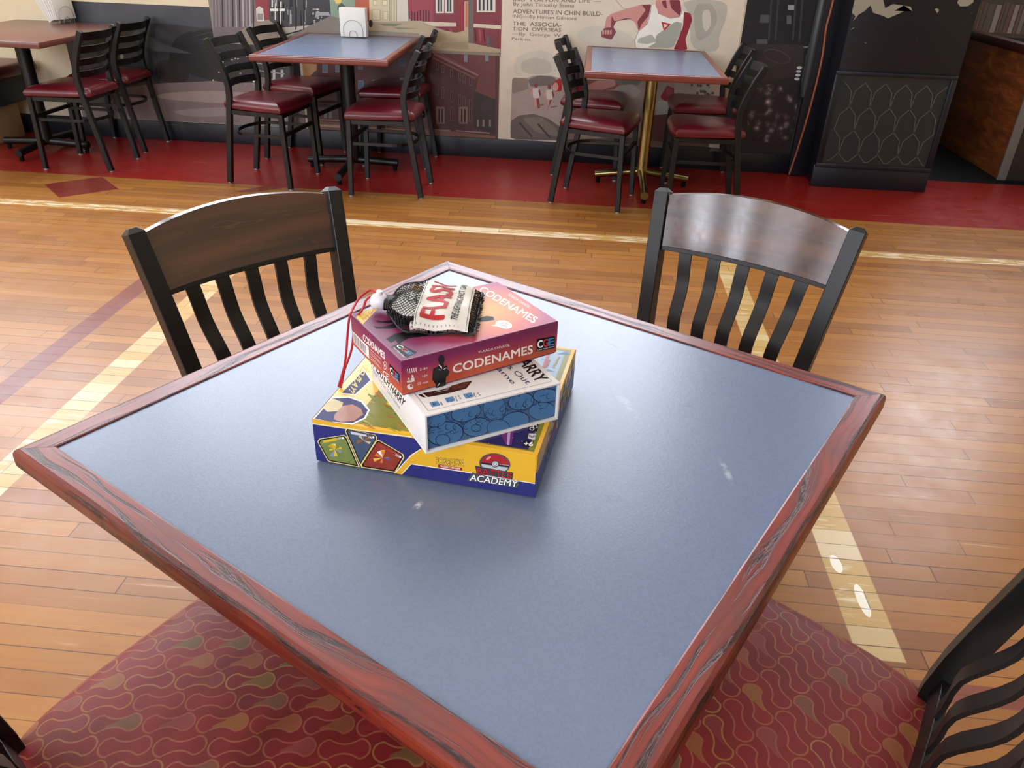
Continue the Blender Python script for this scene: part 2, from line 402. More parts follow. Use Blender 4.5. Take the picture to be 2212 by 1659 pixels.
# flat print on a plane: points are given in plane coordinates (metres) or by where a sight line meets the plane
_T = {}
def glyphs(s, bold):
    k = (s, bold)
    if k not in _T:
        cu = bpy.data.curves.new('t', 'FONT'); cu.body = s; cu.resolution_u = 3
        ob = bpy.data.objects.new('t', cu); COL.objects.link(ob)
        dg = bpy.context.evaluated_depsgraph_get(); dg.update()
        me = bpy.data.meshes.new_from_object(ob.evaluated_get(dg))
        vs = [(v.co.x, v.co.y) for v in me.vertices]; fs = [tuple(p.vertices) for p in me.polygons]
        bpy.data.objects.remove(ob); bpy.data.curves.remove(cu); bpy.data.meshes.remove(me)
        _T[k] = (vs, fs)
    return _T[k]
CAPH = .70
class Art:
    def __init__(s, mb, o, ux, uy, eps=.0003, view=None):
        s.mb = mb; s.o = Vector(o); s.ux = Vector(ux).normalized(); s.uy = Vector(uy).normalized()
        s.n = s.ux.cross(s.uy); s.e = eps; s.view = view or (lambda x, y: (x, y)); s.clip = None; s.inv = None; s.L = 1
    def uv(s, x, y):
        px, py = s.view(x, y); d = ray(px, py); t = (s.o-EYE).dot(s.n)/d.dot(s.n)
        q = EYE+d*t-s.o; return (q.dot(s.ux), q.dot(s.uy))
    def P(s, u, v, l):
        if s.clip:
            u = min(max(u, s.clip[0]), s.clip[2]); v = min(max(v, s.clip[1]), s.clip[3])
        q = s.o+s.ux*u+s.uy*v+s.n*(l*s.e)
        return s.inv @ q if s.inv else q
    def poly(s, pts, m, l=None, px=True):
        if isinstance(m, str): m = paint(m, .45, spec=.3)
        if l is None: l = s.L; s.L += .02
        q = [s.uv(*p) if px else p for p in pts]
        tri = tessellate_polygon([[Vector((a, b, 0)) for a, b in q]])
        vs = [s.P(a, b, l) for a, b in q]; fs = []
        for t in tri:
            a, b, c = [q[i] for i in t]
            if (b[0]-a[0])*(c[1]-a[1])-(b[1]-a[1])*(c[0]-a[0]) < 0: t = tuple(reversed(t))
            fs.append(tuple(t))
        s.mb.add(vs, fs, m)
    def blob(s, pts, m, l=None, px=True, it=2, f=.22):
        for _ in range(it):
            o = []
            for i in range(len(pts)):
                (x0, y0), (x1, y1) = pts[i], pts[(i+1) % len(pts)]
                o += [(x0*(1-f)+x1*f, y0*(1-f)+y1*f), (x0*f+x1*(1-f), y0*f+y1*(1-f))]
            pts = o
        s.poly(pts, m, l, px)
    def soft(s, pts, m, l=None, px=True): s.blob(pts, m, l, px, 1, .10)
    def rect(s, x0, y0, x1, y1, m, l=None, px=True): s.poly([(x0, y0), (x1, y0), (x1, y1), (x0, y1)], m, l, px)
    def oval(s, cx, cy, rx, ry, m, l=None, px=True, rot=0, n=20, a0=0, a1=2*pi):
        pts = []
        for k in range(n+ (0 if a1-a0 > 6.2 else 1)):
            a = a0+(a1-a0)*k/n; x, y = rx*cos(a), ry*sin(a)
            pts.append((cx+x*cos(rot)-y*sin(rot), cy+x*sin(rot)+y*cos(rot)))
        s.poly(pts, m, l, px)
    def line(s, pts, wd, m, l=None, px=True, closed=False):
        if isinstance(m, str): m = paint(m, .45, spec=.3)
        if l is None: l = s.L; s.L += .02
        q = [Vector(s.uv(*p) if px else p) for p in pts]
        if closed: q.append(q[0])
        vs = []; n = len(q)
        for i in range(n):
            if closed: T = q[(i+1) % (n-1)]-q[(i-1) % (n-1)] if i < n-1 else q[1]-q[n-2]
            else: T = q[min(i+1, n-1)]-q[max(i-1, 0)]
            T.normalize(); N = Vector((-T.y, T.x))*(wd/2)
            vs += [s.P(*(q[i]+N), l), s.P(*(q[i]-N), l)]
        s.mb.add(vs, [(2*i, 2*i+1, 2*i+3, 2*i+2) for i in range(n-1)], m)
    def ring(s, cx, cy, rx, ry, wd, m, l=None, px=True, rot=0, a0=0, a1=2*pi, n=24):
        full = a1-a0 > 6.2
        pts = []
        for k in range(n if full else n+1):
            a = a0+(a1-a0)*k/n; x, y = rx*cos(a), ry*sin(a)
            pts.append((cx+x*cos(rot)-y*sin(rot), cy+x*sin(rot)+y*cos(rot)))
        s.line(pts, wd, m, l, px, full)
    def text(s, t, p0, p1, top, m, l=None, px=True, bold=.012, shear=0):
        """baseline p0->p1, top = where the top of the first capital sits"""
        if isinstance(m, str): m = paint(m, .45, spec=.3)
        if l is None: l = s.L; s.L += .02
        vs, fs = glyphs(t, bold)
        if not vs: return
        a, b, c = [Vector(s.uv(*p) if px else p) for p in (p0, p1, top)]
        x0 = min(v[0] for v in vs); x1 = max(v[0] for v in vs)
        q = bold*.75
        for i, (dx, dy) in enumerate(((-q, -q), (q, q), (-q, q), (q, -q)) if bold > .008 else ((0, 0),)):
            s.mb.add([s.P(*(a+(b-a)*((x+dx-x0)/(x1-x0))+(c-a)*((y+dy)/CAPH)), l+i*.004) for x, y in vs], fs, m)

# ------------------------------------------------------------------ room
WY = 5.48; XL, XR, YB, ZC = -6.2, 5.6, -4.8, 5.0
FLOOR = mat_floor(); WALL = mat_wall(); NAVY = mat_navy(); NAVYP = mat_navy(False)
BLACK = mat_metal_black(); DARKWOOD = mat_darkwood(); REDWOOD = mat_redwood(); LAM = mat_laminate()
VINYL = mat_vinyl(); FABRIC = mat_fabric(); CEIL = paint('#e6e2d8', .8)
GLIDE = paint('#b9b6ad', .4)
CREAM = paint('#d9cfc0', .45, .06, vs=3)
BLACKFLAT = paint('#08090c', .7, spec=.15)

m = MB(); m.add([(XL, YB, 0), (XR, YB, 0), (XR, WY+.02, 0), (XL, WY+.02, 0)], [(0, 1, 2, 3)], FLOOR)
structure(m.build('floor'))
m = MB(); m.box(((XL+XR)/2, (YB+WY)/2+.8, ZC+.05), (XR-XL+.4, WY-YB+2.2, .1), CEIL); structure(m.build('ceiling'))
# far wall: solid to x=2.21, then a recess
m = MB(); m.box(((XL+2.21)/2-.1, WY+.06, ZC/2), (2.21-XL+.2, .12, ZC), WALL)
structure(m.build('wall_far'))
m = MB(); m.box((2.15, WY+.12+.72, ZC/2), (.12, 1.44, ZC), NAVYP); structure(m.build('wall_recess_side'))
m = MB(); m.box((3.9, 6.98, ZC/2), (3.7, .12, ZC), NAVYP); structure(m.build('wall_recess_back'))
m = MB(); m.box((3.9, 6.22, -.02), (3.6, 1.44, .04), BLACKFLAT); structure(m.build('floor_recess'))
m = MB(); m.box((XL-.06, (YB+WY)/2, ZC/2), (.12, WY-YB, ZC), WALL); structure(m.build('wall_left'))
m = MB(); m.box((XR+.06, (YB+7)/2, ZC/2), (.12, 7-YB, ZC), WALL); structure(m.build('wall_right'))
m = MB(); m.box(((XL+XR)/2, YB-.06, ZC/2), (XR-XL+.2, .12, ZC), paint('#4d443c', .7)); structure(m.build('wall_back'))
m = MB(); m.box(((XL+1.46)/2, WY-.009, .060), (1.46-XL, .018, .135), NAVYP, .004); structure(m.build('baseboard_far'))

GL1 = mat_glow('window_daylight_high', '#eef4ff', WIN_FAR); GL2 = mat_glow('window_daylight_back', '#eef3ff', WIN_BACK)
GL3 = mat_glow('window_daylight_side', '#f6f4ff', 7.5)
FRM = paint('#e9e6de', .5)
wn = 0
def window(c, wd, ht, axis, gm, nx=2, nz=2):
    """axis 'y-': glass faces -y ; 'y+': +y ; 'x+': +x"""
    global wn; wn += 1
    f = MB(); g = MB()
    rz = {'y-': 0, 'y+': pi, 'x+': pi/2}[axis]
    g.add([(-wd/2, -.012, -ht/2), (wd/2, -.012, -ht/2), (wd/2, -.012, ht/2), (-wd/2, -.012, ht/2)], [(0, 1, 2, 3)], gm)
    for i in range(nx+1): f.box((-wd/2+wd*i/nx, -.02, 0), (.06, .05, ht+.06), FRM, .004)
    for i in range(nz+1): f.box((0, -.02, -ht/2+ht*i/nz), (wd+.06, .045, .05), FRM, .004)
    o = structure(f.build('window_%d' % wn, loc=c, rz=rz)); g.build('pane', parent=o)
for cx in (-4.75, -2.45, -.15): window((cx, WY, 3.1), 2.05, 2.5, 'y-', GL1, 2, 3)
window((3.35, 6.9, 3.2), 1.9, 2.2, 'y-', GL1, 2, 3)
for cx in (-5.35, -3.7, -2.05, -.4): window((cx, YB, 2.7), .75, 2.8, 'y+', GL2, 1, 3)
for cy in (-3.4, -.9, 1.6): window((XL, cy, 2.7), 1.5, 2.6, 'x+', GL3, 2, 3)
LG = mat_glow('ceiling_lamp_diffuser', '#fff2dc', LAMP)
lamp0 = None
for (lx, ly) in ((-2.4, 3.4), (1.6, 3.4), (-2.4, -.8), (1.6, -.8)):
    if lamp0 is None:
        lamp0 = empty('ceiling_light', (lx, ly, ZC))
        MB().box((0, 0, -.04), (1.25, .32, .08), FRM, .01).build('housing', lamp0)
        MB().box((0, 0, -.085), (1.2, .27, .012), LG).build('diffuser', lamp0)
        L = lamp0
    else:
        L = copy_tree(lamp0); L.location = (lx, ly, ZC)
    tag(L, 'long fluorescent ceiling light, one of four identical ones above the dining floor', 'ceiling light', 'ceiling lights')

# ------------------------------------------------------------------ murals on the far wall (flat vinyl prints)
def c3(x, y): return 400+x/3.253, y/3.253
def c4(x, y): return 1060+x/3.253, y/3.253
def c5(x, y): return 1640+x/3.456, y/3.456
def cl(x, y): return x/3.607, y/3.607
def mural(name, x0, z0, x1, z1, base, label, off=.004, cat='mural'):
    mb = MB(); mb.box(((x0+x1)/2, WY-off/2, (z0+z1)/2), (x1-x0, off, z1-z0), base)
    a = Art(mb, (0, WY-off, 0), (1, 0, 0), (0, 0, 1), eps=.0006); a.clip = (x0, z0, x1, z1)
    return mb, a, lambda: tag(mb.build(name), label, cat)
PV = lambda h: paint(h, .3, .35, vs=6)
PW_ = lambda h: paint(h, .32, .15, vs=10)
# dark photograph of an old car, far left
mb, a, fin = mural('photograph_mural', -3.54, .13, -1.92, .872, PV('#34363b'), 'dark black and white street photograph mural behind the two chairs left of the blue tables')
a.view = cl
a.blob([(380, 0), (1800, 30), (1750, 240), (1200, 170), (400, 190)], PV('#464a50'))
a.blob([(1180, 650), (1500, 640), (2020, 610), (2600, 640), (2600, 1100), (700, 1100), (900, 700)], PW_('#7b6d6b'))
a.blob([(1200, 730), (1700, 700), (2300, 760), (2300, 830), (1250, 780)], PW_('#988a86'))
a.blob([(1300, 860), (1800, 830), (2100, 880), (1500, 920)], PW_('#8f8380'))
a.blob([(400, 940), (1040, 940), (1040, 900), (600, 780)], PW_('#8d7f7c'))
a.blob([(1500, 230), (1900, 230), (2100, 640), (1700, 650), (1300, 520), (1350, 300)], PV('#1c1d21'))
a.blob([(1200, 470), (1420, 470), (1500, 640), (1220, 640)], PV('#25211f'))
for k in range(7): a.line([(1500+k*22, 250+k*30), (1620+k*26, 210+k*40), (1790+k*20, 300+k*44)], .004, '#3c3f44')
for k in range(5): a.line([(600+k*150, 200+k*12), (640+k*150, 560+k*10)], .006, '#2a2c30')
a.oval(1295, 376, 17, 17, '#e6dfcb')
a.poly([(760, 160), (1200, 400), (1500, 420), (1300, 350), (900, 150)], PV('#484b50'))
a.view = c3
for i in range(26):
    x = 190+random.random()*560; y = 380+random.random()*220
    a.oval(x, y, 3+random.random()*9, 3+random.random()*9, random.choice(['#d9d9d6', '#9a9a98', '#c2c0bb']), n=7)
a.rect(240, 395, 315, 430, '#141416'); a.rect(275, 515, 300, 545, '#e9e8e2')
for i in range(5): a.rect(560+i*28, 490, 578+i*28, 640, ['#b6bab9', '#3a3d40'][i % 2])
for i in range(4): a.line([(475, 440+i*50), (700, 470+i*50)], .006, '#9b9c9a')
a.view = cl
for i, (x, y) in enumerate([(940, 400), (950, 440), (945, 490), (960, 540)]): a.oval(x, y, 14, 20, ['#8f8264', '#b0a486'][i % 2], n=8)
a.line([(700, 830), (690, 900)], .01, '#c9c7bd')
fin()
# street painting
mb, a, fin = mural('street_mural', -2.49, .655, -.566, 1.85, PW_('#8f8577'), 'colour street painting mural with red brick houses above the table with napkins', .0055)
a.view = c3
a.poly([(140, -500), (490, -500), (490, 150), (340, 245), (120, 270)], PW_('#6f686b'))
for i in range(13):
    x = 175+i*24
    a.poly([(x, -500), (x+9, -500), (x+22, 190), (x+14, 190)], random.choice(['#2a292c', '#b4aeb0', '#3b3a3e', '#8d868a']))
a.poly([(470, -500), (592, -500), (592, 135), (500, 155)], PW_('#8c3039'))
a.poly([(498, 60), (520, 42), (548, 60), (556, 148), (502, 150)], '#c9c8c2'); a.rect(508, 95, 548, 140, '#8b8b88')
a.poly([(590, -500), (870, -500), (870, 190), (650, 190), (590, 140)], PW_('#3a3a3e'))
for i in range(26):
    x = 600+random.random()*260; y = -60+random.random()*170; h = 30+random.random()*90
    a.rect(x, y, x+4+random.random()*8, min(y+h, 190), random.choice(['#0f0f12', '#a9a9a8', '#d6d4cf', '#5c5c60', '#1d1d20']))
a.rect(598, 60, 700, 78, '#e2e1dc')
a.poly([(860, -500), (1010, -500), (1030, 60), (1010, 180), (860, 190)], PW_('#2c2d30'))
for i in range(34):
    x = 870+random.random()*140; y = 60+random.random()*115
    a.oval(x, y, 4+random.random()*12, 3+random.random()*9, random.choice(['#0c0c0e', '#8f9090', '#c9c8c4', '#3b3b3e']), n=7)
a.poly([(920, 85), (1010, 85), (1020, 110), (915, 110)], '#9b9d9e')
a.poly([(1000, -500), (1200, -500), (1200, 0), (1010, 0)], PW_('#e3c57a'))
a.poly([(1010, -60), (1200, -60), (1195, 70), (1090, 130), (1025, 110)], PW_('#8aa08a'))
a.poly([(1040, -20), (1100, -20), (1095, 22), (1060, 25)], '#e6c56a')
a.poly([(1070, 45), (1100, 18), (1130, 50), (1125, 75), (1070, 70)], '#4d5c50')
a.poly([(1195, -500), (1300, -500), (1300, 160), (1270, 140), (1195, 60)], PW_('#b4593b'))
a.poly([(1290, -500), (1570, -500), (1570, 170), (1295, 160)], PW_('#d5c9a5'))
for x, y, w_, h in ((1320, 0, 30, 40), (1385, 0, 36, 42), (1312, 68, 60, 75), (1390, 80, 36, 60)): a.rect(x, y, x+w_, y+h, '#a9a07f'); a.rect(x+4, y+4, x+w_-4, y+h-4, '#dcd2b0')
for i in range(5): a.rect(1435+i*16, -30, 1440+i*16, 150, '#8c8878')
a.poly([(1480, -500), (1580, -500), (1580, 150), (1490, 150)], PW_('#d6cfbe'))
a.poly([(1560, -500), (2230, -500), (2230, 380), (1740, 180), (1570, 130)], PW_('#7c2530'))
a.poly([(1560, -100), (1740, -100), (1745, 160), (1570, 130)], PW_('#97323e'))
for i in range(8): x = 1570+i*20; a.rect(x, 70+random.random()*20, x+7, 150, random.choice(['#2b1d20', '#d8c8bd', '#53202a']))
for x in (1760, 1825): a.rect(x, -60, x+60, 92, '#d9d3c6'); a.rect(x+14, -60, x+46, 82, '#3a4450'); a.rect(x+26, -60, x+34, 82, '#d9d3c6')
a.rect(2050, -60, 2180, 85, '#d9d3c6')
for i in range(4): a.rect(2062+i*28, -60, 2076+i*28, 75, '#353d46')
a.poly([(1660, 150), (1905, 160), (1905, 185), (1740, 185)], '#cfc4ad'); a.poly([(2020, 165), (2230, 180), (2230, 205), (2020, 190)], '#cfc4ad')
a.rect(1962, 10, 1990, 220, '#b9a48a'); a.rect(1970, 15, 1984, 190, '#c96a4e')
a.poly([(1920, -300), (1955, -300), (1955, 215), (1925, 215)], '#93343b')
a.rect(1988, -300, 2026, 350, '#6e645f')
for i, x in enumerate((1770, 1800, 1830, 1860, 2030, 2060, 2090)): a.poly([(x, 200), (x+14, 210), (x+22, 290), (x+10, 290)], ['#5a1a24', '#a84752'][i % 2])
a.poly([(1260, 155), (1660, 145), (1760, 200), (1900, 230), (1990, 210), (1990, 300), (2230, 345), (2230, 372), (1740, 355), (1640, 235), (1280, 215)], PW_('#b3a183'))
a.poly([(1800, 300), (1990, 290), (1990, 345), (1790, 340)], '#a09074')
a.poly([(1360, 165), (1530, 165), (1480, 185), (1400, 182)], '#7e8463'); a.poly([(1450, 190), (1640, 200), (1500, 205)], '#7e8463')
a.poly([(650, 195), (860, 180), (1020, 178), (1100, 200), (1100, 250), (660, 260)], PW_('#b7b3a6'))
a.poly([(820, 205), (1025, 110), (1090, 130), (1110, 260), (660, 290)], PW_('#80766c'))
a.line([(700, 245), (820, 212)], .008, '#26262a')
for x in (655, 775, 830): a.rect(x, -100, x+8, 210, '#1d1d21')
a.oval(1305, 165, 14, 26, '#3a3632'); a.ring(2165, 300, 12, 28, .006, '#4d4a52'); a.rect(2120, 250, 2136, 330, '#4d6060')
fin()
# brick building print
mb, a, fin = mural('building_mural', -1.90, .128, -.572, .657, PW_('#4d2522'), 'dark print of a long brick building, low on the wall behind the table with napkins', .007)
a.view = c3
a.poly([(690, 400), (925, 420), (925, 490), (850, 560), (700, 545)], PW_('#b98a5c'))
a.poly([(690, 550), (850, 560), (925, 490), (925, 700), (690, 700)], PW_('#5a4238'))
a.poly([(925, 330), (1700, 350), (1740, 420), (1700, 700), (925, 700)], PW_('#5b2a26'))
a.poly([(1750, 345), (2170, 365), (2180, 960), (1690, 940), (1690, 380)], PW_('#4a201f'))
a.poly([(1760, 355), (2180, 370), (2180, 700), (2040, 640), (2065, 530)], PW_('#6b3530'))
a.poly([(1745, 350), (1800, 365), (2065, 525), (2035, 558), (1740, 412)], '#7c5450'); a.line([(1745, 395), (2045, 540)], .008, '#51302e'); a.line([(1745, 375), (2060, 530)], .006, '#9c7c76')
for (x, y, w_, h) in ((965, 445, 36, 68), (1056, 450, 26, 60), (1215, 450, 34, 38), (1500, 410, 50, 52), (1215, 565, 40, 60), (1315, 560, 40, 40), (1395, 556, 36, 38), (1508, 548, 54, 44)):
    a.rect(x, y, x+w_, y+h, '#8f98a4'); a.rect(x+4, y+5, x+w_-4, y+h-5, '#6c7a90')
for r, (y0, h) in enumerate(((440, 62), (590, 90), (640, 0), (745, 110))):
    if not h: continue
    for k, x in enumerate((1760, 1802, 1862, 1920, 1950, 1995)):
        yy = y0+(x-1760)*.45*(1 if r < 2 else .12); a.rect(x, yy, x+20, yy+h*.9, '#6f5654'); a.rect(x+6, yy+6, x+14, yy+h*.9-6, '#3a2020')
for x in (1765, 1925): a.rect(x, 750, x+60, 870, '#85706a'); a.rect(x+14, 765, x+24, 860, '#33201f'); a.rect(x+36, 765, x+46, 860, '#33201f')
for x, y in ((1960, 385), (2108, 380)): a.rect(x, y, x+24, y+50, '#7c8796')
a.poly([(2030, 640), (2180, 700), (2180, 940), (2030, 900)], PV('#2c1718'))
a.oval(2100, 750, 22, 45, '#43403c', n=9)
for x in (2050, 2090, 2135): a.rect(x, 840, x+14, 890, '#8a7a74')
a.line([(1705, 908), (1865, 918)], .008, '#96857c'); a.line([(1905, 918), (2140, 935)], .008, '#96857c')
a.poly([(925, 850), (1560, 890), (2180, 955), (2180, 990), (925, 960)], PW_('#7b5340')); a.line([(930, 880), (1600, 920)], .014, '#b39a84'); a.line([(930, 840), (1560, 860)], .008, '#a58b78')
for x in (975, 1010, 1300, 1400): a.rect(x, 780, x+22, 830, '#8e9090')
fin()
# magazine cover mural
mb, a, fin = mural('poster_mural', -.563, .122, .945, 1.85, PW_('#dccfbb'), 'cream magazine cover mural with an athlete in a white vest behind the brass table', .006)
a.view = c4
TXT = paint('#6d6259', .5)
def tl(s, x0, y0, x1, y1, h, b=.01): a.text(s, (x0, y0), (x1, y1), (x0+h*.03, y0-h), TXT, bold=b)
tl('ING “FOR FUN AND LIFE”—', 160, 8, 770, 20, 26); tl('By John Timothy Stone', 158, 40, 586, 54, 26, .004)
tl('ADVENTURES IN CHIN BUILD-', 156, 92, 785, 112, 30); tl('ING—By Hinton Gilmore', 154, 124, 604, 142, 24, .004)
tl('THE  ASSOCIA-', 153, 178, 496, 190, 28); tl('TION  OVERSEAS', 152, 214, 494, 224, 26)
tl('—By  George  W.', 150, 246, 500, 260, 22, .004); tl('Perkins', 148, 280, 278, 288, 20, .004)
CLD = PW_('#b9b6a8'); CLD2 = PW_('#cdc7b8'); CLD3 = PW_('#a8a698')
a.blob([(590, 250), (640, 200), (740, 180), (860, 190), (1000, 250), (1030, 340), (700, 335)], CLD2)
a.blob([(1330, 0), (1660, 0), (1660, 120), (1600, 260), (1610, 330), (1560, 370), (1400, 340), (1400, 100)], CLD)
a.blob([(1420, 30), (1560, 20), (1600, 140), (1540, 250), (1440, 300)], CLD3); a.blob([(1480, 80), (1540, 60), (1550, 180), (1500, 240)], CLD2)
a.blob([(160, 420), (240, 370), (360, 350), (440, 380), (470, 520), (420, 540), (160, 545)], CLD2)
a.blob([(205, 440), (300, 400), (420, 430), (440, 520), (230, 520)], PW_('#bdb6a6'))
a.line([(880, 0), (930, 60), (1000, 60)], .005, '#a9a698')
# tank top, neck, arms of the athlete
SK = PW_('#cd8f86'); SKD = PW_('#7d3038'); RED = PW_('#8e2230')
a.soft([(915, 150), (1010, 150), (1040, 230), (1010, 330), (1290, 345), (1350, 200), (1365, 60), (1330, 40), (1150, 30), (1000, 120)], PW_('#cfccbd'))
a.soft([(1130, 35), (1165, 30), (1180, 95), (1260, 128), (1330, 118), (1345, 75), (1362, 80), (1350, 205), (1290, 320), (1180, 340), (1020, 335), (1012, 280), (1040, 215), (1100, 170)], PW_('#efece0'))
a.line([(1128, 34), (1122, 95), (1100, 170), (1040, 218), (1012, 282), (1018, 334)], .004, '#8d8b80')
a.line([(1165, 30), (1180, 95), (1260, 128), (1330, 118), (1345, 76)], .004, '#8d8b80')
a.soft([(1160, 250), (1300, 150), (1345, 160), (1340, 220), (1280, 335), (1100, 335), (1160, 300)], PW_('#a6a89a'))
a.soft([(1040, 270), (1130, 240), (1170, 290), (1100, 310), (1030, 300)], PW_('#b4b5a6'))
a.soft([(1160, 0), (1320, 0), (1335, 70), (1330, 115), (1260, 128), (1185, 100), (1158, 40)], SK)
a.soft([(1255, 0), (1330, 0), (1340, 70), (1330, 112), (1270, 60)], SKD); a.soft([(1200, 10), (1232, 0), (1240, 60), (1215, 50)], SKD)
a.soft([(1128, 30), (1060, 32), (960, 60), (850, 95), (815, 120), (798, 200), (850, 200), (880, 150), (940, 125), (1010, 150), (1040, 220), (1092, 180), (1115, 100)], SK)
a.soft([(1128, 30), (1060, 34), (1090, 70), (1030, 150), (1040, 218), (1060, 170), (1110, 110)], SKD)
a.soft([(850, 110), (870, 150), (1000, 130), (940, 128), (880, 152), (860, 195), (845, 190)], SKD)
a.soft([(775, 225), (800, 196), (862, 190), (882, 225), (850, 280), (780, 262)], SKD)
for k in range(4): a.soft([(782+k*18, 215), (796+k*18, 208), (796+k*18, 240), (784+k*18, 244)], SK)
a.soft([(1358, 82), (1405, 95), (1416, 140), (1385, 230), (1368, 275), (1382, 350), (1285, 348), (1310, 290), (1350, 190)], RED)
a.poly([(1198, 152), (1268, 168), (1216, 217)], '#b5322e'); a.poly([(1214, 168), (1246, 176), (1220, 198)], '#ddd5c6')
# lower scene
a.soft([(150, 545), (260, 548), (300, 530), (420, 530), (520, 560), (1000, 560), (1700, 560), (1700, 1010), (136, 985)], PW_('#a39288'))
a.soft([(150, 548), (262, 552), (265, 625), (150, 660)], PW_('#857569')); a.soft([(262, 560), (340, 528), (440, 540), (500, 600), (400, 600), (280, 610)], PW_('#6b6058'))
a.soft([(560, 560), (1000, 560), (900, 620), (760, 640), (560, 700)], PW_('#9a5a52'))
a.soft([(640, 620), (760, 560), (870, 560), (880, 600), (760, 640), (660, 660)], SK)
a.soft([(860, 560), (1060, 560), (1040, 600), (920, 600)], PW_('#77776c')); a.soft([(850, 640), (900, 600), (1000, 590), (1060, 640), (1010, 700), (900, 670)], PW_('#aca39a'))
a.soft([(430, 590), (480, 550), (500, 560), (500, 640), (450, 645)], '#9c2027'); a.soft([(560, 500), (650, 440), (650, 640), (560, 640)], PW_('#a01f28'))
a.oval(456, 610, 20, 30, SK)
for (cx, cy, k) in ((318, 0, 1), (412, 10, -1)):
    a.oval(cx, 600+cy, 13, 17, SKD, n=10); a.soft([(cx-26, 622+cy), (cx+24, 620+cy), (cx+22, 690+cy), (cx-18, 690+cy)], PW_('#ccc6ba'))
    a.soft([(cx-26, 625+cy), (cx-18, 640+cy), (cx-30, 672+cy), (cx-42, 660+cy)], SK); a.soft([(cx+24, 622+cy), (cx+36, 660+cy), (cx+26, 680+cy), (cx+16, 640+cy)], SKD)
    a.soft([(cx-16, 688+cy), (cx, 690+cy), (cx+6, 740+cy), (cx-8, 750+cy)], SK); a.soft([(cx+2, 690+cy), (cx+20, 690+cy), (cx+22*k+8, 760+cy), (cx+12*k, 762+cy)], SKD)
    a.line([(cx+8, 745+cy), (cx+55, 735+cy)], .008, '#7a5a52')
a.soft([(140, 850), (200, 810), (300, 800), (400, 830), (500, 900), (500, 985), (140, 980)], PW_('#5d524a')); a.soft([(220, 830), (350, 820), (460, 900), (480, 960), (320, 930)], PW_('#736860'))
a.line([(200, 860), (290, 960)], .012, '#3f3630'); a.line([(330, 870), (420, 970)], .012, '#3f3630')
a.soft([(500, 980), (1250, 960), (1700, 1000), (1700, 1080), (500, 1010)], PW_('#6e5a50'))
a.soft([(1190, 680), (1240, 600), (1290, 620), (1285, 690), (1220, 715)], RED); a.soft([(1230, 620), (1275, 615), (1280, 660), (1240, 680)], '#8c4a46')
a.soft([(1155, 730), (1200, 700), (1270, 725), (1255, 800), (1160, 810)], PW_('#b3afa2')); a.soft([(1130, 810), (1260, 800), (1280, 1000), (1130, 990)], PW_('#5f3833'))
a.soft([(1290, 560), (1700, 560), (1700, 740), (1290, 700)], PW_('#b1a594')); a.soft([(1560, 560), (1710, 560), (1690, 760), (1540, 700)], PW_('#b79f86'))
for i in range(22):
    a.oval(1410+random.random()*180, 590+random.random()*110, 5+random.random()*9, 4+random.random()*10, '#5b5149', n=7)
fin()
# dark crowd photograph
mb, a, fin = mural('photograph_mural', .955, .115, 1.395, 1.85, PV('#24262b'), 'dark black and white crowd photograph mural left of the orange cable', .005)
a.view = c5
a.poly([(-90, 330), (330, 330), (330, 560), (-90, 640)], PW_('#322e30'))
a.poly([(75, 110), (10, 110), (0, 170), (70, 170)], '#4a4b4e'); a.rect(215, 38, 272, 75, '#8f9294'); a.rect(205, 115, 240, 180, '#57585a')
a.rect(-20, 292, 60, 328, '#4f4f53'); a.rect(330, 345, 375, 358, '#6f7073')
for x in (100, 150, 280, 330): a.line([(x, -100), (x-30, 300)], .012, '#34363b')
a.poly([(-30, 640), (120, 625), (300, 690), (230, 1070), (-60, 1060), (-110, 800)], mat_crowd())
for k in range(4): a.oval(300-k*6, 505+k*28, 20, 11, '#b9bac0', n=10)
a.line([(360, 410), (325, 600)], .014, '#9a9ba3')
a.ring(130, 420, 100, 45, .006, '#46403f', rot=.3)
fin()
pA, pB = at_y(1531, 311, WY), at_y(1560, 327, WY)
mb = MB(); mb.box(((pA.x+pB.x)/2, WY-.016, (pA.z+pB.z)/2+.005), (pB.x-pA.x, .03, pA.z-pB.z), paint('#c9bca8', .6), .003)
tag(mb.build('outlet_cover'), 'small beige outlet box low on the wall behind the brass table', 'outlet')
# bookshelf print in the recess
mb = MB(); mb.box((3.3, 6.915, 1.42), (2.2, .01, 1.3), PV('#4b4240'))
a = Art(mb, (0, 6.91, 0), (1, 0, 0), (0, 0, 1), eps=.0008)
a.clip = (2.25, .77, 4.4, 2.07)
x = 2.25
while x < 4.35:
    wd = .022+random.random()*.035
    for z0, z1 in ((.80, 1.02), (1.08, 1.32), (1.38, 1.62), (1.68, 1.95)):
        a.rect(x, z0, x+wd*.85, z1-random.random()*.03, random.choice([PW_('#7c7271'), PW_('#9a908e'), PW_('#5d5352'), PW_('#b3aaa8'), PW_('#6a4c4a')]), px=False)
    x += wd
tag(mb.build('bookshelf_mural'), 'faded photo mural of bookshelves above the brown wood partition at right', 'mural')

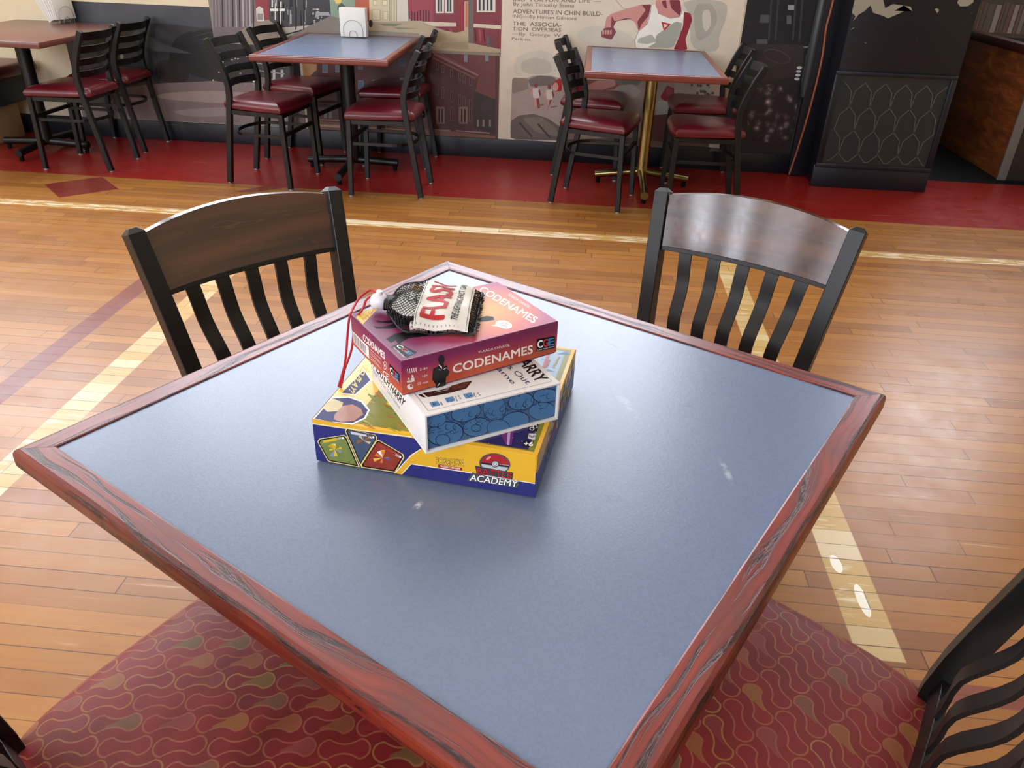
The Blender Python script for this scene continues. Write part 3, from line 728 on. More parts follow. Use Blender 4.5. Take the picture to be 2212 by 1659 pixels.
# ------------------------------------------------------------------ column with grille, cable, vinyl edge glare, partition
col = empty('wall_column', (1.83, 5.22, 0))
mb = MB(); mb.box((.03, .12, 2.5), (.70, .30, 5.0), NAVY, .004)
mb.box((0.02, -.02, .07), (.72, .03, .14), NAVYP, .003)
a = Art(mb, (-.32, -.0305, 0), (1, 0, 0), (0, 0, 1), eps=.0005)
A_OFF = Vector((1.83, 5.22, 0))
chip = paint('#8f8a7a', .6)
a2 = Art(mb, (1.51, 5.1885, 0), (1, 0, 0), (0, 0, 1), eps=.0005); a2.inv = Matrix.Translation(-A_OFF); a2.view = c5
a2.clip = (0, 0, .70, 4)
for pts in ([(670, -60), (910, -60), (940, 60), (1000, 30), (1130, 50), (1145, 85), (1080, 40), (1010, 80), (1080, 85), (960, 138), (930, 120), (850, 95), (830, 40), (790, 80), (740, 110), (700, 160), (720, 120), (690, 95), (660, 90)],
            [(1478, 20), (1500, -30), (1600, -30), (1600, 15), (1560, 45), (1500, 48)], [(1310, 70), (1325, 60), (1345, 75), (1330, 98)], [(675, 222), (715, 200), (700, 215)], [(560, 570), (600, 565), (615, 590), (580, 640), (600, 660), (560, 700), (530, 695), (545, 620)], [(785, 315), (803, 322), (790, 325)]):
    a2.poly(pts, chip)
mb.build('column_body', col)
mb = MB(); mb.box((.02, -.037, .69), (.71, .018, .022), NAVYP, .003); mb.box((.02, -.037, .14), (.71, .018, .03), NAVYP, .003)
for x in (-.318, .358): mb.box((x, -.037, .415), (.035, .018, .53), NAVYP, .003)
mb.build('grille_frame', col)
mb = MB(); mb.box((.02, -.033, .415), (.64, .006, .53), paint('#171a19', .6))
for r in range(4):
    for k in range(6):
        x0 = -.27+k*.12+(.06 if r % 2 else 0); z0 = .64-r*.14
        for sx in (-1, 1):
            x1 = x0+sx*.06
            if -.30 < x1 < .34 and -.30 < x0 < .34: mb.sweep([(x0, -.038, z0), (x1*.8+x0*.2, -.038, z0-.05), (x1, -.038, max(z0-.14, .17))], (0, 1, 0), .003, .006, paint('#4c4a42', .5))
for k in range(5): mb.box((-.22+k*.12, -.036, .415), (.004, .004, .52), paint('#22241f', .5))
for k in range(42): mb.box((.02, -.0355, .165+k*.0125), (.63, .003, .003), paint('#24231d', .5))
mb.build('grille', col)
tag(col, 'square navy painted column with chipped paint and a diamond wire grille at its foot', 'column')
def crspl(P, n=8):
    P = [Vector(p) for p in P]; out = []
    Q = [P[0]*2-P[1]]+P+[P[-1]*2-P[-2]]
    for i in range(1, len(Q)-2):
        for k in range(n):
            t = k/n; a_, b, c, d = Q[i-1], Q[i], Q[i+1], Q[i+2]
            out.append(.5*((2*b)+(c-a_)*t+(2*a_-5*b+4*c-d)*t*t+(3*b-a_-3*c+d)*t**3))
    out.append(P[-1]); return out
mb = MB(); p = [at_y(1800, 0, 5.42), at_y(1785, 60, 5.42), at_y(1775, 130, 5.42), at_y(1752, 225, 5.42), at_y(1727, 310, 5.42), at_y(1704, 380, 5.42)]
p = [Vector((p[0].x+.02, p[0].y, 2.4)), Vector((p[0].x+.01, p[0].y, 1.7))]+p; p[-1].z = .007
mb.tube(crspl(p), .0065, paint('#9a5232', .5), 8)
tag(mb.build('cable'), 'orange brown cable running down the wall beside the navy column', 'cable')
mb = MB(); mb.box((1.475, WY-.03, 2.5), (.16, .06, 5.0), NAVYP, .01); structure(mb.build('trim_1'))
mb = MB(); mb.tube([(1.40, WY-.035, z) for z in (2.3, 1.0, .95, .60, .5)], [.03, .03, .032, .032, .02], paint('#3a3e40', .28, .3), 14)  # added tube: stands in for glare on the mural's rolled vinyl edge
tag(mb.build('vinyl_edge_glare'), 'dark glossy tube standing for glare on the rolled mural edge left of the orange cable', 'glare tube')

part = empty('wood_partition', (2.87, 5.62, 0))
OW = mat_orangewood()
MB().box((0, .66, .385), (.04, 1.30, .77), OW, .003).build('panel', part)
MB().box((0, .64, .80), (.075, 1.36, .055), paint('#4a2820', .4, .3), .008).build('top_rail', part)
MB().box((-.005, -.004, .385), (.06, .016, .77), paint('#6c6a64', .45, .2), .003).build('edge_strip', part)
MB().box((.30, -.002, .385), (.55, .02, .77), paint('#2a211b', .5, .3), .003).build('end_board', part)
tag(part, 'low brown stained wood partition with a grey edge strip right of the column', 'partition')

# booth bench, far left
bn = empty('booth_bench', (-4.12, 5.18, 0))
MB().box((.05, -.02, .13), (.26, .44, .26), paint('#c9ab7c', .55, .15), .004).build('plywood_base', bn)
MB().box((.10, -.02, .34), (.40, .46, .17), paint('#20262b', .5), .006).build('apron', bn)
mb = MB(); mb.box((.0, -.02, .465), (.74, .56, .085), VINYL, .04, seg=5)
mb.build('seat_cushion', bn)
tag(bn, 'booth seat with burgundy cushion on a plywood base at the far left edge', 'bench')

# ------------------------------------------------------------------ ladder-back chairs
def make_ladder():
    t = empty('dining_chair')
    # cushion
    mb = MB(); N = 9; out = []
    def outline():
        P = [(-.165, -.145), (-.205, .15), (-.19, .205), (0, .222), (.19, .205), (.205, .15), (.165, -.145), (.10, -.175), (-.10, -.175)]
        Q = [Vector((x, y, 0)) for x, y in P]; n = len(Q); o = []
        for i in range(n):
            a_, b, c, d = Q[i-1], Q[i], Q[(i+1) % n], Q[(i+2) % n]
            for k in range(5):
                s = k/5; o.append(.5*((2*b)+(c-a_)*s+(2*a_-5*b+4*c-d)*s*s+(3*b-a_-3*c+d)*s**3))
        return o
    O = outline(); K = len(O); rings = [(.93, .432), (1.0, .440), (1.02, .455), (.99, .470), (.92, .482), (.75, .491), (.45, .496), (.15, .498)]
    vs = [Vector((p.x*s, p.y*s, z)) for s, z in rings for p in O]
    fs = [(i*K+k, i*K+(k+1) % K, (i+1)*K+(k+1) % K, (i+1)*K+k) for i in range(len(rings)-1) for k in range(K)]
    fs.append(tuple((len(rings)-1)*K+k for k in range(K))); fs.append(tuple(reversed(range(K))))
    mb.add(vs, fs, VINYL, True)
    mb.build('seat', t)
    mb = MB()
    for s in (-1, 1): mb.sweep([(s*.18, .185, .42), (s*.165, -.135, .42)], (0, 0, 1), .025, .02, BLACK)
    mb.sweep([(-.18, .185, .42), (.18, .185, .42)], (0, 0, 1), .025, .02, BLACK); mb.sweep([(-.16, -.13, .42), (.16, -.13, .42)], (0, 0, 1), .025, .02, BLACK)
    mb.build('seat_frame', t)
    for s in (-1, 1):
        l = MB().sweep([(s*.188, .20, .008), (s*.186, .192, .22), (s*.184, .186, .43)], (1, 0, 0), .027, .027, BLACK).build('leg', t)
        MB().lathe([(.009, 0), (.0125, .004), (.0125, .012)], (s*.188, .20, 0), GLIDE, 12).build('glide', l)
        path = crspl([(s*.160, -.205, .008), (s*.164, -.172, .22), (s*.167, -.140, .42), (s*.169, -.125, .56), (s*.172, -.162, .69), (s*.176, -.215, .800)], 6)
        l = MB().sweep(path, (1, 0, 0), .028, .031, BLACK, cap=.004).build('rear_leg', t)
        MB().lathe([(.009, 0), (.0125, .004), (.0125, .012)], (s*.160, -.205, 0), GLIDE, 12).build('glide', l)
    for z, y, h in ((.770, -.203, .046), (.697, -.168, .040), (.628, -.140, .038), (.562, -.127, .038)):
        p = [(.165*u, y-.045*(1-u*u), z) for u in [k/7 for k in range(-7, 8)]]
        MB().sweep(p, (0, -.3, 1), h, .006, BLACK, smooth=False).build('back_slat', t)
    p = [(.176, .19, .30)]+[(.172*cos(a), -.05-.115*sin(a), .30) for a in [pi*k/14 for k in range(15)]]+[(-.176, .19, .30)]
    MB().sweep(p, (0, 0, 1), .018, .007, BLACK).build('hoop_stretcher', t)
    MB().sweep([(-.18, .192, .315), (.18, .192, .315)], (0, 0, 1), .022, .018, BLACK).build('stretcher', t)
    return t
ladder = make_ladder()
GRP = None
spots = [
 (-3.08, 4.765, 90, 'black ladder-back chair with burgundy seat, nearer one at the brown table far left'),
 (-3.11, 5.245, 90, 'black ladder-back chair with burgundy seat, by the wall at the brown table far left'),
 (-1.86, 4.655, -97, 'black ladder-back chair with burgundy seat, front left of the table holding upright white napkins'),
 (-1.85, 5.24, -98, 'black ladder-back chair with burgundy seat, back left of the table holding upright white napkins'),
 (-1.11, 4.59, 90, 'black ladder-back chair with burgundy seat, front right of the table holding upright white napkins'),
 (-1.20, 5.245, 88, 'black ladder-back chair with burgundy seat, back right of the table holding upright white napkins'),
 (.085, 4.61, -104, 'black ladder-back chair with burgundy seat, front left of the table on a brass pedestal'),
 (.045, 5.245, -95, 'black ladder-back chair with burgundy seat, back left of the table on a brass pedestal'),
 (.70, 4.575, 90, 'black ladder-back chair with burgundy seat, front right of the table on a brass pedestal'),
 (.755, 5.25, 90, 'black ladder-back chair with burgundy seat, back right of the table on a brass pedestal')]
for i, (x, y, a_, lab) in enumerate(spots):
    o = ladder if i == 0 else copy_tree(ladder)
    o.location = (x, y, 0); o.rotation_euler = (0, 0, radians(a_))
    tag(o, lab, 'chair', 'ladder-back chairs along the wall')

# ------------------------------------------------------------------ tables
PLAINRED = paint('#743528', .3, .15, vs=20)
def trimmed_top(root, sx, sy, z, rim, th=.034, lam=LAM, wood=None):
    MB().box((0, 0, z-.001-th/2), (sx-2*rim+.002, sy-2*rim+.002, th-.003), lam).build('laminate_top', root)
    MB().add([(-sx/2+rim-.0015, -sy/2+rim-.0015, z-.0022), (sx/2-rim+.0015, -sy/2+rim-.0015, z-.0022), (sx/2-rim+.0015, sy/2-rim+.0015, z-.0022), (-sx/2+rim-.0015, sy/2-rim+.0015, z-.0022)], [(0, 1, 2, 3)], BLACKFLAT)
    for L, W_, ang in ((sx, sy, 0), (sy, sx, pi/2), (sx, sy, pi), (sy, sx, -pi/2)):
        # local: piece along x, outer edge at y = -W/2
        prof = [(-W_/2+rim, z-th), (-W_/2+rim, z-.0008), (-W_/2+rim-.002, z), (-W_/2+.008, z), (-W_/2+.003, z-.002), (-W_/2+.0008, z-.006), (-W_/2, z-.011), (-W_/2, z-th+.008), (-W_/2+.002, z-th+.003), (-W_/2+.006, z-th)]
        n = 24; vs = []; K = len(prof)
        for i in range(n+1):
            for (y, zz) in prof:
                inset = (-y - (W_/2-L/2)) if False else 0
                half = L/2-(y+W_/2)            # mitre: 45 degrees
                r = .007
                # soften the outer corner
                vs.append(((-half+.0003)+(2*half-.0006)*i/n, y, zz))
        fs = [(i*K+k, (i+1)*K+k, (i+1)*K+(k+1) % K, i*K+(k+1) % K) for i in range(n) for k in range(K)]
        fs = [tuple(reversed(f)) for f in fs]
        fs.append(tuple(range(K))); fs.append(tuple(reversed([n*K+k for k in range(K)])))
        MB().add(vs, fs, wood or REDWOOD, False).build('edge_trim', root, rz=ang)
def pedestal(root, c, m, zt, rx=.30, ry=.45, bent=False, r=.043):
    MB().tube([(c[0], c[1], .06), (c[0], c[1], zt)], r, m, 24).build('pedestal_column', root)
    for dx, dy in ((rx, 0), (-rx, 0), (0, ry), (0, -ry)):
        L = math.hypot(dx, dy); ux, uy = dx/L, dy/L
        p = [(c[0]+ux*.01, c[1]+uy*.01, .062 if not bent else .085), (c[0]+dx, c[1]+dy, .050)]
        l = MB().tube(p, .023, m, 16).build('base_foot', root)
        MB().lathe([(.012, 0), (.014, .004), (.014, .03)], (c[0]+dx*.93, c[1]+dy*.93, 0), BLACKFLAT, 12).build('glide', l)
    MB().box((c[0], c[1], zt-.004), (.30, .30, .008), BLACKFLAT, .002).build('mounting_plate', root)
MT = empty('dining_table', (-.107, .9665, 0), 1.0435)
trimmed_top(MT, .914, .914, .75, .04)
pedestal(MT, (0, 0), BLACK, .716, .34, .34, r=.05)
tag(MT, 'large square blue-grey table with red wood edging carrying the stack of games', 'table')
T2 = empty('dining_table', (-1.453, 4.922, 0), .034)
trimmed_top(T2, .755, 1.07, .75, .034, wood=PLAINRED); pedestal(T2, (0, .07), BLACK, .716, .29, .40)
tag(T2, 'blue table with red wood edging and black pedestal holding upright white napkins', 'table')
T3 = empty('dining_table', (.362, 4.88, 0), -.003)
trimmed_top(T3, .743, 1.07, .75, .034, wood=PLAINRED)
tb = NT('brass'); BRASS = tb.fin('#a3935f', .25, 1.0)
pedestal(T3, (.03, .12), BRASS, .716, .29, .43, bent=True, r=.036)
tag(T3, 'bare blue table with red wood edging on a brass pedestal before the cream mural', 'table')
T1 = empty('dining_table', (-3.43, 4.945, 0))
BRN = paint('#6e4238', .28, .2, vs=4)
mb = MB(); mb.box((0, 0, .733), (.79, 1.0, .034), BRN, .006); mb.build('tabletop', T1)
pedestal(T1, (-.11, .07), BLACK, .716, .29, .30)
tag(T1, 'brown laminate table holding a leaning pile of napkins, far left', 'table')

# napkins
WHITE = paint('#e9e7e2', .6, .05, vs=30); WIRE = paint('#8f9092', .3, metal=.8)
def holder(loc, rz, tilt):
    h = empty('napkin_holder', loc, rz)
    mb = MB()
    for y in (-.033, .033):
        for r in (.062, .024):
            p = [(-r, y, .003)]+[(-r*cos(a), y*(1+.15*sin(a)), .045*(r/.062)+(.055*(r/.062)+.0)*sin(a)) for a in [pi*k/12 for k in range(13)]]+[(r, y, .003)]
            mb.tube(p, .0013, WIRE, 6)
    for x in (-.062, .062, -.024, .024): mb.tube([(x, -.033, .003), (x, .033, .003)], .0013, WIRE, 6)
    mb.build('wire_frame', h)
    return h
hp = at_z(763, 81, .75)
h = holder((hp.x, hp.y+.035, .75), .03, 0); tag(h, 'wire napkin holder with arched ends on the blue table', 'napkin holder')
def napkins(loc, rz, lean, wd, ht, n, lab, spread=.0):
    mb = MB()
    for i in range(n):
        y = -.028+.056*i/(n-1); k = random.uniform(-.002, .002)
        T = Matrix.Translation((k, y, .004+ht/2)) @ Matrix.Rotation(lean*(1-spread*i/(n-1)), 4, 'Y')
        mb.box((0, 0, 0), (wd, .0042, ht), WHITE, .0015, mat=T)
    o = mb.build('napkin_stack', loc=loc, rz=rz); return tag(o, lab, 'napkins')
napkins((hp.x, hp.y+.035, .75), .03, 0, .165, .165, 12, 'upright stack of white napkins in the wire holder on the blue table')
hq = at_z(128, 51, .75)
h = holder((hq.x, hq.y+.05, .75), 1.35, 0); tag(h, 'wire napkin holder on the brown table at far left', 'napkin holder')
mb = MB()
for i in range(13):
    T = Matrix.Translation((0, 0, .004)) @ Matrix.Rotation(-.10-.035*i, 4, 'X') @ Matrix.Translation((random.uniform(-.003, .003), -.03+.005*i, .088))
    mb.box((0, 0, 0), (.165, .0045, .165), WHITE, .0015, mat=Matrix.Translation((0, 0, .012)) @ T)
tag(mb.build('napkin_stack', loc=(hq.x, hq.y+.05, .75), rz=1.35), 'fanned pile of white napkins leaning left on the brown table', 'napkins')

# ------------------------------------------------------------------ wood-and-metal chairs round the main table
def back_y(z):
    P = [(0, -.275), (.2, -.232), (.45, -.200), (.52, -.206), (.62, -.231), (.72, -.258), (.80, -.281), (.865, -.300)]
    for (z0, y0), (z1, y1) in zip(P, P[1:]):
        if z <= z1: return y0+(y1-y0)*(z-z0)/(z1-z0)
    return P[-1][1]
def back_x(z): return .2205-.1*(.865-z)*1.0 if z > .45 else .179+.02*(.45-z)/.45
def make_slat_chair():
    t = empty('dining_chair')
    # upholstered seat
    P = [(-.188, -.20), (-.222, -.08), (-.236, .15), (-.215, .225), (-.1, .245), (.1, .245), (.215, .225), (.236, .15), (.222, -.08), (.188, -.20), (.10, -.218), (-.10, -.218)]
    Q = [Vector((x, y, 0)) for x, y in P]; n = len(Q); O = []
    for i in range(n):
        a_, b, c, d = Q[i-1], Q[i], Q[(i+1) % n], Q[(i+2) % n]
        for k in range(5):
            s = k/5; O.append(.5*((2*b)+(c-a_)*s+(2*a_-5*b+4*c-d)*s*s+(3*b-a_-3*c+d)*s**3))
    K = len(O); rings = [(.90, .425), (.97, .430), (1.0, .443), (.995, .458), (.97, .470), (.92, .478), (.8, .485), (.6, .489), (.3, .491), (.1, .492)]
    vs = [Vector((p.x*s, p.y*s, z)) for s, z in rings for p in O]
    fs = [(i*K+k, i*K+(k+1) % K, (i+1)*K+(k+1) % K, (i+1)*K+k) for i in range(len(rings)-1) for k in range(K)]
    fs.append(tuple((len(rings)-1)*K+k for k in range(K))); fs.append(tuple(reversed(range(K))))
    MB().add(vs, fs, FABRIC, True).build('seat', t)
    mb = MB()
    for s in (-1, 1): mb.sweep([(s*.20, .20, .408), (s*.176, -.19, .408)], (0, 0, 1), .03, .02, BLACK)
    mb.sweep([(-.20, .20, .408), (.20, .20, .408)], (0, 0, 1), .03, .02, BLACK); mb.sweep([(-.17, -.19, .408), (.17, -.19, .408)], (0, 0, 1), .03, .02, BLACK)
    mb.build('seat_frame', t)
    for s in (-1, 1):
        l = MB().sweep([(s*.205, .215, .01), (s*.203, .21, .22), (s*.20, .205, .415)], (1, 0, 0), .028, .028, BLACK).build('leg', t)
        MB().lathe([(.01, 0), (.014, .004), (.014, .014)], (s*.205, .215, 0), GLIDE, 12).build('glide', l)
        zs = [.01, .1, .2, .3, .4, .45, .50, .55, .60, .65, .70, .75, .80, .855]
        path = [(s*back_x(z), back_y(z), z) for z in zs]
        l = MB().sweep(path, (1, 0, 0), .034, .036, BLACK, ch=.08, cap=.009).build('rear_leg', t)
        MB().lathe([(.01, 0), (.014, .004), (.014, .014)], (s*back_x(0.0), back_y(0.0), 0), GLIDE, 12).build('glide', l)
        MB().sweep([(s*.198, .20, .20), (s*.185, -.22, .20)], (0, 0, 1), .022, .018, BLACK).build('stretcher', t)
    # bars
    def bow(u): return .026*(1-u*u)
    def bar(z, name, h, th=.008, f=1.0):
        p = [(back_x(z)*u*.99, back_y(z)-bow(u)*f, z) for u in [k/8 for k in range(-8, 9)]]
        return MB().sweep(p, (0, -.27, 1), h, th, BLACK).build(name, t)
    bar(.505, 'lower_rail', .035, .012, .3)
    bar(.734, 'upper_rail', .010, .016)
    # timber crest
    mb = MB(); nu, nv = 28, 5; F = []; B = []
    for j in range(nv+1):
        for i in range(nu+1):
            u = -1+2*i/nu; z = .741+(.852+.020*(1-u*u)-.741)*j/nv
            y = back_y(min(z, .865))-(z-.865)*.27*(z > .865)-bow(u)
            F.append(Vector((back_x(z)*u*.935, y+.007, z))); B.append(Vector((back_x(z)*u*.935, y-.007, z)))
    W1 = nu+1; vs = F+B; o = len(F); fs = []
    for j in range(nv):
        for i in range(nu):
            q = (j*W1+i, j*W1+i+1, (j+1)*W1+i+1, (j+1)*W1+i); fs.append(tuple(reversed(q))); fs.append(tuple(x+o for x in q))
    for i in range(nu): fs.append((i, i+1, o+i+1, o+i)); k = nv*W1+i; fs.append((k+1, k, o+k, o+k+1))
    for j in range(nv): k = j*W1; fs.append((k+W1, k, o+k, o+k+W1)); k += nu; fs.append((k, k+W1, o+k+W1, o+k))
    crest = mb.add(vs, fs, DARKWOOD, True).build('wood_crest', t)
    for k in range(5):
        u = -.66+.33*k
        p = []
        for i in range(15):
            z = .505+.229*i/14; f = math.exp(-((z-.585)/.035)**2)*.012-math.exp(-((z-.66)/.04)**2)*.008
            uu = u*(.92+.08*(i/14))
            fade = .3+.7*i/14
            p.append((back_x(z)*uu, back_y(z)-bow(u)*fade+f, z))
        MB().sweep(p, (1, 0, 0), .030, .006, BLACK, smooth=True).build('back_slat', t)
    return t
slat = make_slat_chair()
def place(o, top, yaw):          # top = middle of the back posts' tops
    th = yaw+180; n = Vector((-sin(radians(th)), cos(radians(th))))
    o.location = (top[0]+n.x*.30, top[1]+n.y*.30, 0); o.rotation_euler = (0, 0, radians(th))
place(slat, (-.693, 1.527), 50.14)
tag(slat, 'slat-back chair with dark brown wood crest, behind the main table on the left', 'chair', 'wood-crested chairs at the main table')
o = copy_tree(slat); place(o, (.395, 1.734), -28.94)
tag(o, 'slat-back chair with window-lit glossy wood crest, behind the main table on the right', 'chair', 'wood-crested chairs at the main table')
o = copy_tree(slat); o.location = (-.392, .628, 0); o.rotation_euler = (0, 0, radians(-32))
tag(o, 'chair with sunlit red loop-patterned seat under the near left edge of the main table', 'chair', 'wood-crested chairs at the main table')
o = copy_tree(slat); o.location = (.272, .728, 0); o.rotation_euler = (0, 0, radians(58))
tag(o, 'chair with shaded red loop-patterned seat and black slatted back, near right corner', 'chair', 'wood-crested chairs at the main table')

# ------------------------------------------------------------------ boxes of games
def box_frame(ax, ay, yaw, w_, d, h, z0):
    c, s = cos(yaw), sin(yaw)
    A = Vector((ax, ay, z0)); ux = Vector((c, s, 0)); uy = Vector((-s, c, 0)); up = Vector((0, 0, 1))
    M_ = Matrix((ux, uy, up)).transposed().to_4x4(); M_.translation = A
    return A, ux, uy, up, M_.inverted()
def faces(mb, fr, w_, d, h, eps=.00025, view=None):
    A, ux, uy, up, inv = fr; out = {}
    for k, (o, a1, a2, cw, chh) in {'front': (A, ux, up, w_, h), 'left': (A+uy*d, -uy, up, d, h), 'right': (A+ux*w_, uy, up, d, h), 'top': (A+up*h, ux, uy, w_, d)}.items():
        a = Art(mb, o, a1, a2, eps, view); a.inv = inv; a.clip = (0, 0, cw, chh); out[k] = a
    return out
g1 = lambda x, y: (660+x/5.529, 780+y/5.529)      # sight-line frames used to lay out the printing
g2 = lambda x, y: (900+x/4.881, 740+y/4.881)
g3 = lambda x, y: (740+x/4.608, 600+y/4.608)
g0 = lambda x, y: (640+x/3.19, 560+y/3.19)

# --- big yellow and blue box (bottom of the pile)
bx_ = (-.322, .834, -.138, .300, .294, .065); z0 = .75
fr = box_frame(*bx_[:6], z0); root = empty('board_game_box', fr[0], bx_[2])
YEL = paint('#e3ae26', .3); BLU = paint('#272a70', .3); WHT = paint('#e8e6e0', .35); YDK = paint('#c08c14', .3)
W_, D_, H_ = bx_[3:]
MB().box((W_/2, D_/2, .0315), (W_-.003, D_-.003, .063), BLU, .0012).build('box_base', root)
mb = MB(); mb.box((W_/2, D_/2, .0355), (W_, D_, .059), YEL, .0012)
mb2 = mb
F = faces(mb, fr, W_, D_, H_-0, view=g1)
a = F['top']; a.view = g1
a.poly([(.006, .006), (W_-.006, .006), (W_-.006, D_-.006), (.006, D_-.006)], paint('#8d8a2e', .4, .3, vs=25, spec=.25), px=False)
a.poly([(W_*.52, .008), (W_-.014, .008), (W_-.014, .10), (W_*.55, .10)], paint('#3a2b66', .22, .4, vs=30), px=False)
a.poly([(W_*.60, .10), (W_-.014, .10), (W_-.014, D_-.012), (W_*.5, D_-.012)], paint('#5f87a0', .3, .4, vs=30, spec=.35), px=False)
for i in range(16):
    u, v = W_-.10+random.random()*.08, .17+random.random()*.11
    a.poly([(u, v), (u+.022, v+.006*random.random()), (u+.012, v+.004+.012*random.random())], random.choice(['#a9c4cf', '#3f6d93', '#c9b27a', '#6ba0ae', '#b03a44']), px=False)
a.text('AAA', (W_-.052, .205), (W_-.047, .225), (W_-.062, .207), '#c9a13a', px=False) if False else None
# yellow sweep with scribbled foliage (left half)
a.poly([(.006, .006), (.055, .006), (.055, D_-.01), (.006, D_-.01)], YEL, px=False)
for i in range(46):
    x = 640+random.random()*560; y = 330+random.random()*470
    if y < 300+(x-640)*.35: continue
    a.line([(x, y), (x+40+random.random()*60, y+20+random.random()*50)], .0012+random.random()*.002, random.choice(['#d8c02a', '#6f7d28', '#cfa820', '#a8a03c', '#b4642a', '#4f6a2c', '#e2d25a']))
a.poly([(430, 395), (600, 410), (790, 235), (690, 90), (655, 140)], WHT); a.poly([(435, 385), (592, 400), (775, 232), (700, 118), (660, 150)], paint('#221f5a', .45, spec=.2))
a.text('TO PLAY!', (622, 70), (522, 372), (700, 130), '#e3c04a', bold=.02) if False else a.text('TO PLAY!', (690, 40), (520, 345), (742, 90), '#e3c04a', bold=.02)
a.poly([(90, 690), (320, 432), (520, 428), (680, 480), (770, 590), (720, 690), (560, 765), (300, 745)], WHT); a.poly([(110, 690), (325, 445), (515, 440), (660, 490), (745, 590), (700, 680), (560, 745), (300, 730)], paint('#26235f', .45, spec=.2))
# plain animal-coloured shape in place of the character
a.poly([(230, 520), (330, 450), (450, 500), (420, 600), (260, 610), (215, 570)], paint('#b9a560', .35, .3, vs=60)); a.poly([(350, 640), (440, 540), (560, 520), (660, 570), (690, 640), (580, 720), (420, 730), (340, 700)], paint('#9a5226', .35, .3, vs=60))
a.line([(85, 700), (540, 775), (1260, 905)], .003, YDK); a.line([(60, 720), (540, 790), (1260, 920)], .0015, '#f0d060')
# rim icons
a.view = g2
a.poly([(1180, 930), (1195, 880), (1290, 860), (1270, 940)], '#15131c'); a.ring(1215, 912, 20, 16, .0012, '#e6e6e2'); a.ring(1250, 890, 22, 16, .0012, '#e6e6e2')
a.poly([(1150, 1010), (1165, 960), (1262, 965), (1245, 1030)], '#d9d7da'); a.poly([(1150, 1010), (1165, 960), (1185, 962), (1170, 1014)], '#2a2730')
for k in range(3): a.ring(1195+k*22, 990+(k % 2)*10, 9, 9, .0008, '#3a3844')
a.poly([(1115, 1090), (1132, 1035), (1232, 1045), (1212, 1105)], '#15131c'); a.text('6+', (1215, 1050), (1120, 1068), (1205, 1090), '#f0efe8', bold=.03) if False else a.text('+6', (1128, 1092), (1222, 1098), (1138, 1046), '#f0efe8', bold=.03)
a.poly([(880, 965), (1025, 938), (1000, 1090), (940, 1075)], paint('#7a2f7c', .2)); a.poly([(960, 955), (990, 948), (975, 1085), (950, 1080)], paint('#c9a9cf', .2))
for k in range(6): a.oval(720+random.random()*400, 960+random.random()*110, 4, 3, '#dccdf0', n=6)
a.view = g0
a.text('TRADING', (1740, 690), (1715, 745), (1755, 695), '#a83a42', bold=.02)
a.poly([(1725, 665), (1745, 665), (1715, 750), (1695, 745)], '#b03a44')
a.text('Pokémon', (1762, 745), (1808, 672), (1782, 752), '#c9a640', bold=.02)
# front face
a = F['front']; a.view = g1
a.poly([(.0, .0), (W_, .0), (W_, .046), (.0, .046)], BLU, px=False); a.poly([(0, .044), (W_, .044), (W_, .065), (0, .065)], YEL, px=False)
a.poly([(85, 735), (480, 810), (1270, 915), (1500, 1000), (1420, 1300), (110, 1200), (85, 900)], BLU)
a.line([(85, 745), (480, 802), (1000, 872), (1270, 905)], .002, '#e9d9a0')
a.view = g2
a.view = g1
a.poly([(1060, 1348), (1180, 1208), (1260, 1115), (1370, 1050), (1500, 1000), (2759, 1100), (2741, 1462), (1870, 1317), (1265, 1228), (1150, 1362)], YEL)
a.line([(1068, 1348), (1125, 1275), (1190, 1200), (1265, 1125), (1372, 1052)], .0011, '#f3efe0')
a.line([(1150, 1362), (1205, 1290), (1262, 1228), (1870, 1317), (2741, 1462)], .0012, '#f3efe0')
a.view = g2
a.line([(1262, 1170), (1258, 1370)], .0015, YDK)
# three plain cards
a.view = g1
def card(q, rim, body, nm, hp, spec):
    a.poly([(x, y) for x, y in q], rim); cx = sum(x for x, y in q)/len(q); cy = sum(y for x, y in q)/len(q)
    q2 = [(cx+(x-cx)*.94, cy+(y-cy)*.94) for x, y in q]; a.poly(q2, '#0d0d12')
    q3 = [(cx+(x-cx)*.86, cy+(y-cy)*.86) for x, y in q]; a.poly(q3, body)
    for k in range(9):
        an = random.random()*6.28; r = 60+random.random()*60
        a.poly([(cx, cy+10), (cx+r*cos(an), cy+10+.8*r*sin(an)), (cx+r*cos(an+.45), cy+10+.8*r*sin(an+.45))], random.choice(spec))
card([(140, 960), (165, 925), (460, 880), (495, 905), (650, 1268), (300, 1205), (265, 1190)], '#e5cf7a', paint('#7f8f4a', .3, .3, vs=80), '', '', ['#e5c32e', '#c9a324', '#f0e6b0', '#8a8fa8', '#d8b52a'])
card([(470, 830), (490, 800), (835, 880), (855, 905), (850, 940), (655, 1250)], '#e5cf7a', paint('#49596f', .3, .3, vs=80), '', '', ['#8a5a34', '#c9b48a', '#5e7080', '#d7d7d0'])
card([(845, 950), (870, 935), (1170, 1110), (1182, 1150), (1075, 1330), (665, 1268), (660, 1240)], '#e5cf7a', paint('#9c3a28', .3, .3, vs=80), '', '', ['#e07a24', '#f0b040', '#e9e6e0', '#3a62a8'])
a.poly([(215, 945), (375, 915), (380, 945), (215, 975)], '#d9b62e'); a.poly([(540, 838), (725, 875), (738, 900), (545, 870)], '#c9c9c9'); a.poly([(880, 990), (1055, 1085), (1060, 1100), (885, 1015)], '#b3402c')
a.text('190', (385, 935), (430, 927), (383, 910), '#f0efe8'); a.text('190', (755, 918), (795, 925), (758, 894), '#f0efe8'); a.text('320', (1068, 1122), (1112, 1148), (1080, 1102), '#f0efe8')
